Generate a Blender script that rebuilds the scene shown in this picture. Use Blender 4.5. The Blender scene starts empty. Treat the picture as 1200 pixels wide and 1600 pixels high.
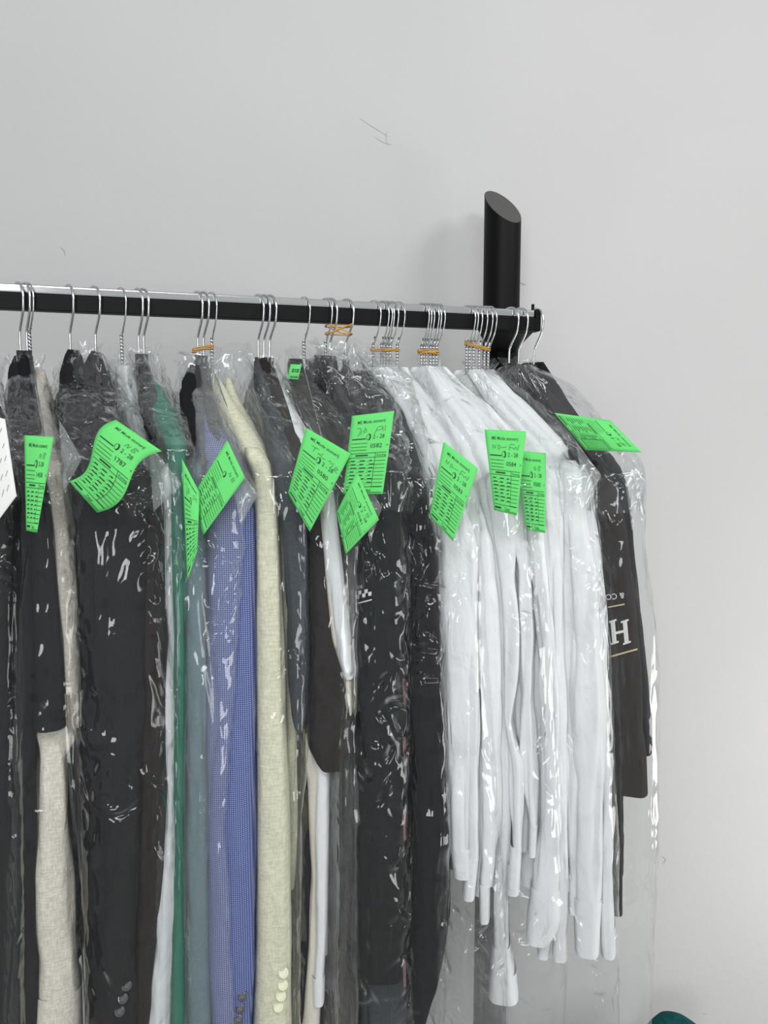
import bpy, bmesh, math, random
import numpy as np
from mathutils import Vector, Matrix

random.seed(7)
rng = np.random.default_rng(7)
SC = bpy.context.scene
COL = SC.collection

# ------------------------------------------------------------------ camera
FPX = 1155.0                      # focal length in pixels of a 1200 x 1600 frame
TH, PI_ = math.radians(16), math.radians(6.0)
RAIL_Z = 2.05                     # top of the chrome tube
CAM = np.array([0.0, -1.243, RAIL_Z - 0.2228])
FW = np.array([math.sin(TH)*math.cos(PI_), math.cos(TH)*math.cos(PI_), -math.sin(PI_)])
RT = np.array([math.cos(TH), -math.sin(TH), 0.0])
UP = np.cross(RT, FW)
FH = np.array([math.sin(TH), math.cos(TH), 0.0])      # horizontal viewing direction

cam_d = bpy.data.cameras.new('camera')
cam_d.sensor_fit = 'VERTICAL'
cam_d.sensor_height = 36.0
cam_d.lens = FPX/1600*36.0
cam_d.clip_start = 0.02
cam = bpy.data.objects.new('camera', cam_d)
COL.objects.link(cam)
m = Matrix.Identity(4)
for i in range(3):
    m[i][0], m[i][1], m[i][2], m[i][3] = RT[i], UP[i], -FW[i], CAM[i]
cam.matrix_world = m
SC.camera = cam

# ------------------------------------------------------------------ world, lamps, exposure
SC.view_settings.view_transform = 'Standard'
SC.view_settings.look = 'None'
SC.view_settings.gamma = 1.0
SC.view_settings.exposure = 0.0
SC.cycles.transparent_max_bounces = 64
SC.cycles.max_bounces = 10
SC.cycles.caustics_reflective = False
SC.cycles.caustics_refractive = False
SC.cycles.sample_clamp_indirect = 4.0

W = bpy.data.worlds.new('world')
SC.world = W
W.use_nodes = True
bg = W.node_tree.nodes['Background']
bg.inputs[0].default_value = (0.93, 0.97, 1.0, 1)
bg.inputs[1].default_value = 0.36


def area(name, loc, target, sx, sy, power, col=(1, 1, 1)):
    d = bpy.data.lights.new(name, 'AREA')
    d.shape = 'RECTANGLE'
    d.size, d.size_y, d.energy, d.color = sx, sy, power, col
    o = bpy.data.objects.new(name, d)
    COL.objects.link(o)
    o.location = loc
    o.rotation_euler = (Vector(target)-Vector(loc)).to_track_quat('-Z', 'Y').to_euler()
    return o


area('ceiling_lamp', (2.0, -1.15, 3.25), (0.45, 0.2, 1.6), 0.6, 0.6, 18, (1, 0.985, 0.96))
area('ceiling_lamp', (-0.3, -1.9, 3.25), (0.2, 0.0, 1.5), 1.2, 0.30, 22, (0.98, 0.99, 1.0))
area('ceiling_lamp', (0.9, -2.7, 3.25), (0.5, 0.0, 1.5), 1.2, 0.30, 26, (0.98, 0.99, 1.0))
area('window_light', (-1.3, -3.3, 1.9), (0.3, 0.0, 1.6), 0.9, 1.3, 44, (0.95, 0.98, 1.0))
area('window_light', (2.5, -0.7, 0.75), (1.15, 0.38, 1.05), 1.1, 0.9, 24, (1.0, 0.99, 0.97))


# ------------------------------------------------------------------ helpers
def ray(px, py):
    return FW + (px-600)/FPX*RT + (800-py)/FPX*UP


def at_y(px, py, y):                      # point of the pixel's ray on the plane y = const
    r = ray(px, py)
    return CAM + r*((y-CAM[1])/r[1])


def at_d(px, py, d):
    return CAM + ray(px, py)*d


def depth(p):
    return float(np.dot(np.asarray(p)-CAM, FW))


def on_circle(px, py, H, R):              # nearest point of the ray at horizontal distance R from the vertical axis H
    r = ray(px, py)
    a = r[:2]
    c = CAM[:2]-H
    A, B, C = a@a, 2*a@c, c@c-R*R
    disc = B*B-4*A*C
    t = (-B-math.sqrt(disc))/(2*A) if disc > 0 else -B/(2*A)
    hd = math.hypot(*(H-CAM[:2]))*0+float(np.dot(np.array([H[0], H[1], CAM[2]])-CAM, FH))
    lim = (hd-0.84*R)/float(np.dot(r, FH))
    return CAM + r*min(t, lim)


def hook_axis(hx):                        # horizontal place on the rail whose top shows at pixel column hx
    p = at_y(hx, 443+hx*0.0513, 0.0)
    return p[:2].copy()


def srgb(r, g, b):
    f = lambda c: (c/255/12.92) if c/255 <= 0.04045 else ((c/255+0.055)/1.055)**2.4
    return (f(r), f(g), f(b), 1)


def hash3(i, j, k):
    h = (i*374761393 + j*668265263 + k*2147483647 + 1013904223).astype(np.int64)
    h = (h ^ (h >> 13))*1274126177 & 0x7fffffff
    h = h ^ (h >> 16)
    return (h & 0xffff)/65535.0


def vnoise(p):                            # value noise 0..1, p: (..., 3)
    q = np.floor(p).astype(np.int64)
    f = p-q
    f = f*f*f*(f*(f*6-15)+10)
    i, j, k = q[..., 0], q[..., 1], q[..., 2]
    o = 0
    for dx in (0, 1):
        for dy in (0, 1):
            for dz in (0, 1):
                w = (f[..., 0] if dx else 1-f[..., 0])*(f[..., 1] if dy else 1-f[..., 1])*(f[..., 2] if dz else 1-f[..., 2])
                o = o + w*hash3(i+dx, j+dy, k+dz)
    return o


def empty(name, loc):
    o = bpy.data.objects.new(name, None)
    o.empty_display_size = 0.05
    COL.objects.link(o)
    o.location = loc
    return o


def tag(o, label, cat, group=None):
    o['label'] = label
    o['category'] = cat
    if group:
        o['group'] = group
    return o


ROOT = {}


def mesh(name, verts, faces, mat, parent=None, smooth=True, solid=0.0):
    off = np.zeros(3)
    if parent is not None:
        p = parent
        while p is not None:
            off = off + np.array(p.location)
            p = p.parent
    me = bpy.data.meshes.new(name)
    me.from_pydata([tuple(np.asarray(v)-off) for v in verts], [], [tuple(int(x) for x in f) for f in faces])
    me.materials.append(mat)
    if smooth:
        me.polygons.foreach_set('use_smooth', [True]*len(me.polygons))
    me.update()
    o = bpy.data.objects.new(name, me)
    COL.objects.link(o)
    if parent is not None:
        o.parent = parent
    if solid:
        md = o.modifiers.new('thickness', 'SOLIDIFY')
        md.thickness = solid
        md.offset = 0
    return o


class MB:                                  # collects shapes into one mesh
    def __init__(s):
        s.v, s.f = [], []

    def add(s, verts, faces):
        b = len(s.v)
        s.v.extend([np.asarray(v, float) for v in verts])
        s.f.extend([[i+b for i in f] for f in faces])
        return s

    def rings(s, R, cap0=True, cap1=True, closed=True):
        R = np.asarray(R)
        n, k = R.shape[:2]
        fs = []
        for i in range(n-1):
            for j in range(k if closed else k-1):
                j2 = (j+1) % k
                fs.append([i*k+j, i*k+j2, (i+1)*k+j2, (i+1)*k+j])
        if cap0:
            fs.append(list(range(k))[::-1])
        if cap1:
            fs.append([(n-1)*k+j for j in range(k)])
        return s.add(R.reshape(-1, 3), fs)

    def tube(s, pts, r, seg=8, closed=False):
        pts = [np.asarray(p, float) for p in pts]
        n = len(pts)
        R = []
        nrm = None
        for i in range(n):
            if closed:
                t = pts[(i+1) % n]-pts[i-1]
            else:
                t = pts[min(i+1, n-1)]-pts[max(i-1, 0)]
            t = t/(np.linalg.norm(t)+1e-12)
            if nrm is None:
                a = np.array([0, 0, 1.0]) if abs(t[2]) < 0.9 else np.array([1.0, 0, 0])
                nrm = np.cross(t, a)
            nrm = nrm-t*np.dot(nrm, t)
            nrm = nrm/(np.linalg.norm(nrm)+1e-12)
            bn = np.cross(t, nrm)
            rr = r[i] if hasattr(r, '__len__') else r
            R.append([pts[i]+rr*(math.cos(2*math.pi*k/seg)*nrm+math.sin(2*math.pi*k/seg)*bn) for k in range(seg)])
        if closed:
            R.append(R[0])
            return s.rings(R, False, False)
        return s.rings(R)

    def box(s, lo, hi):
        (x0, y0, z0), (x1, y1, z1) = lo, hi
        v = [(x, y, z) for x in (x0, x1) for y in (y0, y1) for z in (z0, z1)]
        return s.add(v, [[0, 1, 3, 2], [4, 6, 7, 5], [0, 4, 5, 1], [2, 3, 7, 6], [0, 2, 6, 4], [1, 5, 7, 3]])

    def build(s, name, mat, parent=None, smooth=True, bevel=0.0):
        o = mesh(name, s.v, s.f, mat, parent, smooth)
        if bevel:
            md = o.modifiers.new('bevel', 'BEVEL')
            md.width = bevel
            md.segments = 3
            md.limit_method = 'ANGLE'
        return o


def smooth_path(P, n):                     # Catmull-Rom through P
    P = [np.asarray(p, float) for p in P]
    Q = [2*P[0]-P[1]]+P+[2*P[-1]-P[-2]]
    out = []
    for i in range(1, len(Q)-2):
        for k in range(n):
            t = k/n
            a, b, c, d = Q[i-1], Q[i], Q[i+1], Q[i+2]
            out.append(0.5*((2*b)+(c-a)*t+(2*a-5*b+4*c-d)*t*t+(3*b-a-3*c+d)*t**3))
    out.append(P[-1])
    return out


# ------------------------------------------------------------------ materials
def nt_mat(name):
    mt = bpy.data.materials.new(name)
    mt.use_nodes = True
    N = mt.node_tree
    for n in list(N.nodes):
        N.nodes.remove(n)
    out = N.nodes.new('ShaderNodeOutputMaterial')
    return mt, N, out


def node(N, t, **kw):
    n = N.nodes.new(t)
    for k, v in kw.items():
        setattr(n, k, v)
    return n


def principled(name, col, rough=0.5, metal=0.0, bump=None, spec=0.5, sheen=0.0):
    mt, N, out = nt_mat(name)
    b = node(N, 'ShaderNodeBsdfPrincipled')
    b.inputs['Base Color'].default_value = col
    b.inputs['Roughness'].default_value = rough
    b.inputs['Metallic'].default_value = metal
    b.inputs['Specular IOR Level'].default_value = spec
    b.inputs['Sheen Weight'].default_value = sheen
    N.links.new(b.outputs[0], out.inputs[0])
    if bump:
        tc = node(N, 'ShaderNodeTexCoord')
        ns = node(N, 'ShaderNodeTexNoise')
        ns.inputs['Scale'].default_value = bump[0]
        ns.inputs['Detail'].default_value = 4
        bp = node(N, 'ShaderNodeBump')
        bp.inputs['Strength'].default_value = bump[1]
        bp.inputs['Distance'].default_value = bump[2]
        N.links.new(tc.outputs['Object'], ns.inputs['Vector'])
        N.links.new(ns.outputs['Fac'], bp.inputs['Height'])
        N.links.new(bp.outputs[0], b.inputs['Normal'])
    return mt


def fabric(name, col, col2=None, weave=900, vary=0.12, fold=0.5, trans=0.0, rough=0.92, spec=0.15, check=None):
    mt, N, out = nt_mat(name)
    b = node(N, 'ShaderNodeBsdfPrincipled')
    b.inputs['Roughness'].default_value = rough
    b.inputs['Specular IOR Level'].default_value = spec
    tc = node(N, 'ShaderNodeTexCoord')
    mp = node(N, 'ShaderNodeMapping')
    mp.inputs['Scale'].default_value = (1, 1, 0.25)
    N.links.new(tc.outputs['Object'], mp.inputs[0])
    ns = node(N, 'ShaderNodeTexNoise')
    ns.inputs['Scale'].default_value = weave
    ns.inputs['Detail'].default_value = 3
    N.links.new(mp.outputs[0], ns.inputs['Vector'])
    mp2 = node(N, 'ShaderNodeMapping')
    mp2.inputs['Scale'].default_value = (0.2, 0.2, 1)
    N.links.new(tc.outputs['Object'], mp2.inputs[0])
    ns2 = node(N, 'ShaderNodeTexNoise')
    ns2.inputs['Scale'].default_value = weave
    N.links.new(mp2.outputs[0], ns2.inputs['Vector'])
    ad = node(N, 'ShaderNodeMath', operation='ADD')
    N.links.new(ns.outputs['Fac'], ad.inputs[0])
    N.links.new(ns2.outputs['Fac'], ad.inputs[1])
    c2 = col2 or tuple(min(1, c*(1-2*vary)) for c in col[:3])+(1,)
    mx = node(N, 'ShaderNodeMix', data_type='RGBA')
    mx.inputs['A'].default_value = c2
    mx.inputs['B'].default_value = col
    rg = node(N, 'ShaderNodeMapRange')
    rg.inputs['From Min'].default_value = 0.8
    rg.inputs['From Max'].default_value = 1.2
    N.links.new(ad.outputs[0], rg.inputs[0])
    N.links.new(rg.outputs[0], mx.inputs['Factor'])
    colout = mx.outputs['Result']
    if check:
        mp3 = node(N, 'ShaderNodeMapping')
        mp3.inputs['Rotation'].default_value = (0, 0, TH)
        N.links.new(tc.outputs['Object'], mp3.inputs[0])
        sx = node(N, 'ShaderNodeSeparateXYZ')
        N.links.new(mp3.outputs[0], sx.inputs[0])
        prods = []
        for ax in ('X', 'Z'):
            mu = node(N, 'ShaderNodeMath', operation='MULTIPLY')
            mu.inputs[1].default_value = 2*math.pi/check[0]
            N.links.new(sx.outputs[ax], mu.inputs[0])
            si = node(N, 'ShaderNodeMath', operation='SINE')
            N.links.new(mu.outputs[0], si.inputs[0])
            prods.append(si)
        mm = node(N, 'ShaderNodeMath', operation='MINIMUM')
        N.links.new(prods[0].outputs[0], mm.inputs[0])
        N.links.new(prods[1].outputs[0], mm.inputs[1])
        r2 = node(N, 'ShaderNodeMapRange')
        r2.inputs['From Min'].default_value = -0.5
        r2.inputs['From Max'].default_value = 0.5
        N.links.new(mm.outputs[0], r2.inputs[0])
        m3 = node(N, 'ShaderNodeMix', data_type='RGBA')
        m3.inputs['B'].default_value = check[1]
        N.links.new(r2.outputs[0], m3.inputs['Factor'])
        N.links.new(colout, m3.inputs['A'])
        colout = m3.outputs['Result']
    N.links.new(colout, b.inputs['Base Color'])
    big = node(N, 'ShaderNodeTexNoise')
    mp4 = node(N, 'ShaderNodeMapping')
    mp4.inputs['Scale'].default_value = (1, 1, 0.4)
    N.links.new(tc.outputs['Object'], mp4.inputs[0])
    N.links.new(mp4.outputs[0], big.inputs['Vector'])
    big.inputs['Scale'].default_value = 34
    big.inputs['Detail'].default_value = 3
    big.inputs['Distortion'].default_value = 0.6
    b1 = node(N, 'ShaderNodeBump')
    b1.inputs['Strength'].default_value = fold
    b1.inputs['Distance'].default_value = 0.01
    N.links.new(big.outputs['Fac'], b1.inputs['Height'])
    b2 = node(N, 'ShaderNodeBump')
    b2.inputs['Strength'].default_value = 0.1
    b2.inputs['Distance'].default_value = 0.0003
    N.links.new(ad.outputs[0], b2.inputs['Height'])
    N.links.new(b1.outputs[0], b2.inputs['Normal'])
    N.links.new(b2.outputs[0], b.inputs['Normal'])
    if trans:
        tr = node(N, 'ShaderNodeBsdfTranslucent')
        N.links.new(colout, tr.inputs[0])
        ms = node(N, 'ShaderNodeMixShader')
        ms.inputs[0].default_value = trans
        N.links.new(b.outputs[0], ms.inputs[1])
        N.links.new(tr.outputs[0], ms.inputs[2])
        N.links.new(ms.outputs[0], out.inputs[0])
    else:
        N.links.new(b.outputs[0], out.inputs[0])
    return mt


def film_mat(name, haze=0.06, crumple=1.0, seed=0.0, streak=1.0, low=0.12):
    mt, N, out = nt_mat(name)
    tc = node(N, 'ShaderNodeTexCoord')

    def noise(sc, scale, detail, dist, typ='FBM'):
        mp = node(N, 'ShaderNodeMapping')
        mp.inputs['Location'].default_value = (seed*3.1, seed*1.7, seed*0.9)
        mp.inputs['Scale'].default_value = (sc[0], sc[1], 1)
        N.links.new(tc.outputs['UV'], mp.inputs[0])
        n = node(N, 'ShaderNodeTexNoise', noise_type=typ)
        n.inputs['Scale'].default_value = scale
        n.inputs['Detail'].default_value = detail
        n.inputs['Distortion'].default_value = dist
        N.links.new(mp.outputs[0], n.inputs['Vector'])
        return n.outputs['Fac']

    def bump(h, strength, dist, prev=None):
        b = node(N, 'ShaderNodeBump')
        b.inputs['Strength'].default_value = strength
        b.inputs['Distance'].default_value = dist
        N.links.new(h, b.inputs['Height'])
        if prev:
            N.links.new(prev.outputs[0], b.inputs['Normal'])
        return b
    b1 = bump(noise((1, 0.5), 14, 2, 0.8), 0.6, 0.02)
    b3 = bump(noise((1, 0.09), 40, 2, 0.7, 'RIDGED_MULTIFRACTAL'), 0.8, 0.006*streak, b1)
    rm = node(N, 'ShaderNodeMapRange', interpolation_type='SMOOTHSTEP')
    rm.inputs['From Min'].default_value = 0.49-0.16*max(0, crumple-1)
    rm.inputs['From Max'].default_value = 0.67-0.12*max(0, crumple-1)
    N.links.new(noise((1, 0.7), 8, 1, 0.3), rm.inputs[0])
    mu = node(N, 'ShaderNodeMath', operation='MULTIPLY')
    N.links.new(noise((1, 0.8), 23/max(1.0, crumple), 3.5, 1.7, 'RIDGED_MULTIFRACTAL'), mu.inputs[0])
    N.links.new(rm.outputs[0], mu.inputs[1])
    sv = node(N, 'ShaderNodeSeparateXYZ')
    N.links.new(tc.outputs['UV'], sv.inputs[0])
    hang = node(N, 'ShaderNodeMapRange', interpolation_type='SMOOTHSTEP')     # film hangs straighter further down
    for k, vv in (('From Min', 0.42), ('From Max', 0.75), ('To Min', 1.0), ('To Max', low)):
        hang.inputs[k].default_value = vv
    N.links.new(sv.outputs['Y'], hang.inputs[0])
    mu2 = node(N, 'ShaderNodeMath', operation='MULTIPLY')
    N.links.new(mu.outputs[0], mu2.inputs[0])
    N.links.new(hang.outputs[0], mu2.inputs[1])
    b2 = bump(mu2.outputs[0], 1.0, 0.030*crumple, b3)
    lw = node(N, 'ShaderNodeLayerWeight')
    lw.inputs['Blend'].default_value = 0.5
    N.links.new(b2.outputs[0], lw.inputs['Normal'])
    pw = node(N, 'ShaderNodeMath', operation='POWER')
    pw.inputs[1].default_value = 4.0
    N.links.new(lw.outputs['Facing'], pw.inputs[0])
    ma = node(N, 'ShaderNodeMath', operation='MULTIPLY_ADD', use_clamp=True)
    ma.inputs[1].default_value = 0.62
    ma.inputs[2].default_value = 0.036
    N.links.new(pw.outputs[0], ma.inputs[0])
    gl = node(N, 'ShaderNodeBsdfAnisotropic') if False else node(N, 'ShaderNodeBsdfGlossy')
    gl.inputs['Roughness'].default_value = 0.07
    gl.inputs['Color'].default_value = (1, 1, 1, 1)
    N.links.new(b2.outputs[0], gl.inputs['Normal'])
    tr = node(N, 'ShaderNodeBsdfTransparent')
    tr.inputs[0].default_value = (0.985, 0.99, 0.99, 1)
    df = node(N, 'ShaderNodeBsdfDiffuse')
    df.inputs[0].default_value = (0.85, 0.87, 0.88, 1)
    N.links.new(b1.outputs[0], df.inputs['Normal'])
    tl = node(N, 'ShaderNodeBsdfTranslucent')
    tl.inputs[0].default_value = (0.85, 0.87, 0.88, 1)
    md = node(N, 'ShaderNodeMixShader')
    md.inputs[0].default_value = 0.5
    N.links.new(df.outputs[0], md.inputs[1])
    N.links.new(tl.outputs[0], md.inputs[2])
    m1 = node(N, 'ShaderNodeMixShader')
    m1.inputs[0].default_value = haze
    N.links.new(tr.outputs[0], m1.inputs[1])
    N.links.new(md.outputs[0], m1.inputs[2])
    m2 = node(N, 'ShaderNodeMixShader')
    N.links.new(ma.outputs[0], m2.inputs[0])
    N.links.new(m1.outputs[0], m2.inputs[1])
    N.links.new(gl.outputs[0], m2.inputs[2])
    N.links.new(m2.outputs[0], out.inputs[0])
    return mt


def paper(name, col, trans=0.25):
    mt, N, out = nt_mat(name)
    d = node(N, 'ShaderNodeBsdfDiffuse')
    d.inputs[0].default_value = col
    t = node(N, 'ShaderNodeBsdfTranslucent')
    t.inputs[0].default_value = col
    mx = node(N, 'ShaderNodeMixShader')
    mx.inputs[0].default_value = trans
    N.links.new(d.outputs[0], mx.inputs[1])
    N.links.new(t.outputs[0], mx.inputs[2])
    N.links.new(mx.outputs[0], out.inputs[0])
    return mt


def wall_mat():
    mt, N, out = nt_mat('wall_paint')
    b = node(N, 'ShaderNodeBsdfPrincipled')
    b.inputs['Roughness'].default_value = 0.75
    b.inputs['Specular IOR Level'].default_value = 0.2
    tc = node(N, 'ShaderNodeTexCoord')
    n1 = node(N, 'ShaderNodeTexNoise')
    n1.inputs['Scale'].default_value = 3.0
    n1.inputs['Detail'].default_value = 6
    N.links.new(tc.outputs['Object'], n1.inputs['Vector'])
    cr = node(N, 'ShaderNodeMix', data_type='RGBA')
    cr.inputs['A'].default_value = srgb(178, 178, 177)
    cr.inputs['B'].default_value = srgb(184, 184, 183)
    N.links.new(n1.outputs['Fac'], cr.inputs['Factor'])
    N.links.new(cr.outputs['Result'], b.inputs['Base Color'])
    n2 = node(N, 'ShaderNodeTexNoise')
    n2.inputs['Scale'].default_value = 45
    n2.inputs['Detail'].default_value = 5
    N.links.new(tc.outputs['Object'], n2.inputs['Vector'])
    bp = node(N, 'ShaderNodeBump')
    bp.inputs['Strength'].default_value = 0.22
    bp.inputs['Distance'].default_value = 0.004
    N.links.new(n2.outputs['Fac'], bp.inputs['Height'])
    N.links.new(bp.outputs[0], b.inputs['Normal'])
    N.links.new(b.outputs[0], out.inputs[0])
    return mt


M = {}
M['wall'] = wall_mat()
M['mark'] = principled('scuffed_paint', srgb(150, 150, 148), 0.9)
M['floor'] = principled('grey_floor', srgb(150, 148, 144), 0.6, bump=(30, 0.2, 0.002))
M['black_metal'] = principled('black_powder_coat', srgb(11, 11, 12), 0.5, 0.0, (400, 0.1, 0.0004), 0.12)
M['cap'] = principled('grey_plastic_cap', srgb(72, 72, 69), 0.6, bump=(120, 0.2, 0.001))
M['chrome'] = principled('chrome', (0.9, 0.9, 0.89, 1), 0.14, 1.0)
M['wire'] = principled('zinc_wire', (0.62, 0.63, 0.64, 1), 0.25, 1.0)
M['black_plastic'] = principled('black_plastic', srgb(40, 40, 42), 0.4)
M['rubber'] = principled('tan_rubber', srgb(196, 146, 62), 0.55)
M['green_paper'] = paper('green_paper', srgb(118, 226, 128), 0.3)
M['white_paper'] = paper('white_paper', srgb(232, 232, 228), 0.2)
M['ink'] = principled('dark_ink', srgb(26, 52, 36), 0.8)
M['pen'] = principled('pen_ink', srgb(62, 110, 76), 0.8)
M['pen_black'] = principled('black_pen', srgb(50, 50, 54), 0.8)
M['print_white'] = principled('white_print', srgb(205, 203, 200), 0.8)
M['print_gold'] = principled('gold_print', srgb(190, 176, 130), 0.8)
M['black'] = fabric('black_wool', srgb(30, 30, 32), vary=0.2)
M['black2'] = fabric('black_cotton', srgb(24, 25, 29), vary=0.2)
M['brownblack'] = fabric('brown_black_wool', srgb(42, 37, 35), vary=0.2)
M['chef'] = fabric('black_chef_cotton', srgb(25, 28, 29), vary=0.15)
M['velvet'] = fabric('black_velvet', srgb(19, 20, 24), vary=0.3, weave=500)
M['charcoal'] = fabric('charcoal_cotton', srgb(66, 71, 76), vary=0.15)
M['taupe'] = fabric('taupe_wool', srgb(58, 55, 50), vary=0.15)
M['knit'] = fabric('taupe_knit', srgb(182, 176, 166), vary=0.12, weave=700)
M['linen'] = fabric('beige_linen', srgb(222, 216, 202), vary=0.12, weave=420)
M['white'] = fabric('white_cotton', srgb(236, 237, 238), vary=0.015, fold=0.6, trans=0.15)
M['green'] = fabric('teal_green_satin', srgb(20, 112, 88), vary=0.1, rough=0.5, spec=0.4)
M['greyblue'] = fabric('grey_teal_cotton', srgb(94, 120, 126), vary=0.08)
M['blue'] = fabric('blue_check_wool', srgb(76, 88, 138), vary=0.12, check=(0.0030, srgb(146, 154, 188)))
M['cream'] = fabric('cream_linen', srgb(216, 214, 188), vary=0.1, weave=380)
M['offwhite'] = fabric('off_white_cotton', srgb(214, 208, 194), vary=0.06)
M['lilac'] = fabric('lilac_cotton', srgb(110, 100, 135), vary=0.06)
M['pink'] = fabric('dusky_pink_piping', srgb(128, 98, 100), vary=0.1)
M['teal'] = fabric('dark_teal_canvas', srgb(16, 78, 80), vary=0.15, weave=300)
M['button_cream'] = principled('cream_button', srgb(222, 219, 188), 0.35)
M['button_dark'] = principled('dark_button', srgb(60, 60, 66), 0.35)

# ------------------------------------------------------------------ the setting
WALL_Y = 0.38
wl = MB().box((-3, WALL_Y, 0), (3.5, WALL_Y+0.12, 3.3)).build('wall_back', M['wall'], None, False)
wl['kind'] = 'structure'
fl = MB().box((-3, -3.2, -0.1), (3.5, WALL_Y, 0)).build('floor', M['floor'], None, False)
fl['kind'] = 'structure'


def scratch(pts, w):
    P = [at_y(x, y, WALL_Y-0.0006) for x, y in pts]
    P = smooth_path(P, 4)
    v, f = [], []
    for i, p in enumerate(P):
        t = P[min(i+1, len(P)-1)]-P[max(i-1, 0)]
        n = np.array([-t[2], 0, t[0]])
        n = n/(np.linalg.norm(n)+1e-9)*w*(0.3+0.7*math.sin(math.pi*i/(len(P)-1)))
        v += [p+n, p-n]
        if i:
            f.append([2*i-2, 2*i-1, 2*i+1, 2*i])
    mesh('scratch', v, f, M['mark'], wl, False)


scratch([(562, 185), (585, 200), (608, 214)], 0.0005)
scratch([(585, 214), (600, 223), (612, 226)], 0.0005)
scratch([(606, 228), (603, 214), (605, 203)], 0.0004)
scratch([(94, 386), (100, 392), (102, 400)], 0.0007)
scratch([(812, 441), (817, 444), (822, 445)], 0.0012)
scratch([(1034, 1338), (1040, 1343), (1036, 1350)], 0.0012)
scratch([(1098, 1584), (1101, 1585), (1104, 1584)], 0.001)

# ------------------------------------------------------------------ the rack
rail_r = at_y(838, 486, 0)[0]
rail_l = at_y(0, 443, 0)[0]-0.55
rack = empty('clothes_rack', (0.4, 0.26, 0))
tag(rack, 'black clothes rack with a chrome-topped rail and a thick slant-cut round post', 'clothes rack')
CH, BH = 0.0140, 0.0235
MB().box((rail_l, -0.011, RAIL_Z-CH-BH), (rail_r-0.0005, 0.011, RAIL_Z-CH)).build('rail', M['black_metal'], rack, False, 0.0012)
MB().box((rail_l, -0.009, RAIL_Z-CH), (rail_r-0.006, 0.009, RAIL_Z)).build('chrome_strip', M['chrome'], rack, False, 0.0035)
ec = MB()
ec.box((rail_r-0.006, -0.012, RAIL_Z-CH-BH), (rail_r+0.004, 0.012, RAIL_Z+0.0015))
ec.build('end_cap', M['black_metal'], rack, False, 0.002)
MB().tube([(rail_r-0.005, 0.004, RAIL_Z-0.002), (rail_r-0.005, 0.004, RAIL_Z+0.012)], 0.0028, 10).build('screw', M['black_metal'], rack)
# post
PY = 0.262
pc = at_y(784.5, 400, PY)
pr = 28.5*depth(pc)/FPX
top_l = at_y(757, 312, PY)[2]
n = 48
dn = np.array([0.247, -1.059, 1.0])          # normal of the slanted cut
dn = dn/np.linalg.norm(dn)
zc = at_y(784.5, 323, PY)[2]
ring0 = [(pc[0]+pr*math.cos(2*math.pi*k/n), PY+pr*math.sin(2*math.pi*k/n), 0.0) for k in range(n)]
ring1 = []
for k in range(n):
    dx, dy = pr*math.cos(2*math.pi*k/n), pr*math.sin(2*math.pi*k/n)
    ring1.append((pc[0]+dx, PY+dy, zc-(dn[0]*dx+dn[1]*dy)/dn[2]))
MB().rings([ring0, ring1], True, True).build('post', M['black_metal'], rack, True)
bpy.data.objects['post'].modifiers.new('es', 'EDGE_SPLIT').split_angle = math.radians(40)
rc = np.array([pc[0], PY, zc])
inner = [rc+(np.array(v)-rc)*0.985+dn*0.0008 for v in ring1]
inner2 = [rc+(np.array(v)-rc)*0.985-dn*0.002 for v in ring1]
MB().rings([inner2, inner], True, True).build('end_plug', M['cap'], rack, False)
# bracket from the post to the rail, and its deep gusset
br = MB()
xa, xb = pc[0]-pr*0.7, pc[0]+pr*0.7
zt, zb0, zb1 = RAIL_Z-CH-0.004, RAIL_Z-CH-BH-0.001, RAIL_Z-CH-BH-0.012
v = [(rail_r-0.11, 0.009, zt), (rail_r-0.001, 0.009, zt), (xb, PY, zt), (xa, PY, zt),
     (rail_r-0.11, 0.009, zb0), (rail_r-0.001, 0.009, zb0), (xb, PY, zb1), (xa, PY, zb1)]
br.add(v, [[0, 1, 2, 3], [7, 6, 5, 4], [0, 4, 5, 1], [1, 5, 6, 2], [2, 6, 7, 3], [3, 7, 4, 0]])
br.build('bracket', M['black_metal'], rack, False, 0.002)
MB().box((pc[0]-0.2, PY-0.22, 0.0), (pc[0]+0.05, PY+0.06, 0.02)).build('foot', M['black_metal'], rack, False, 0.004)

# ------------------------------------------------------------------ hangers
HANG = []
NECK = 0.103                                # hook top to hanger neck


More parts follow.
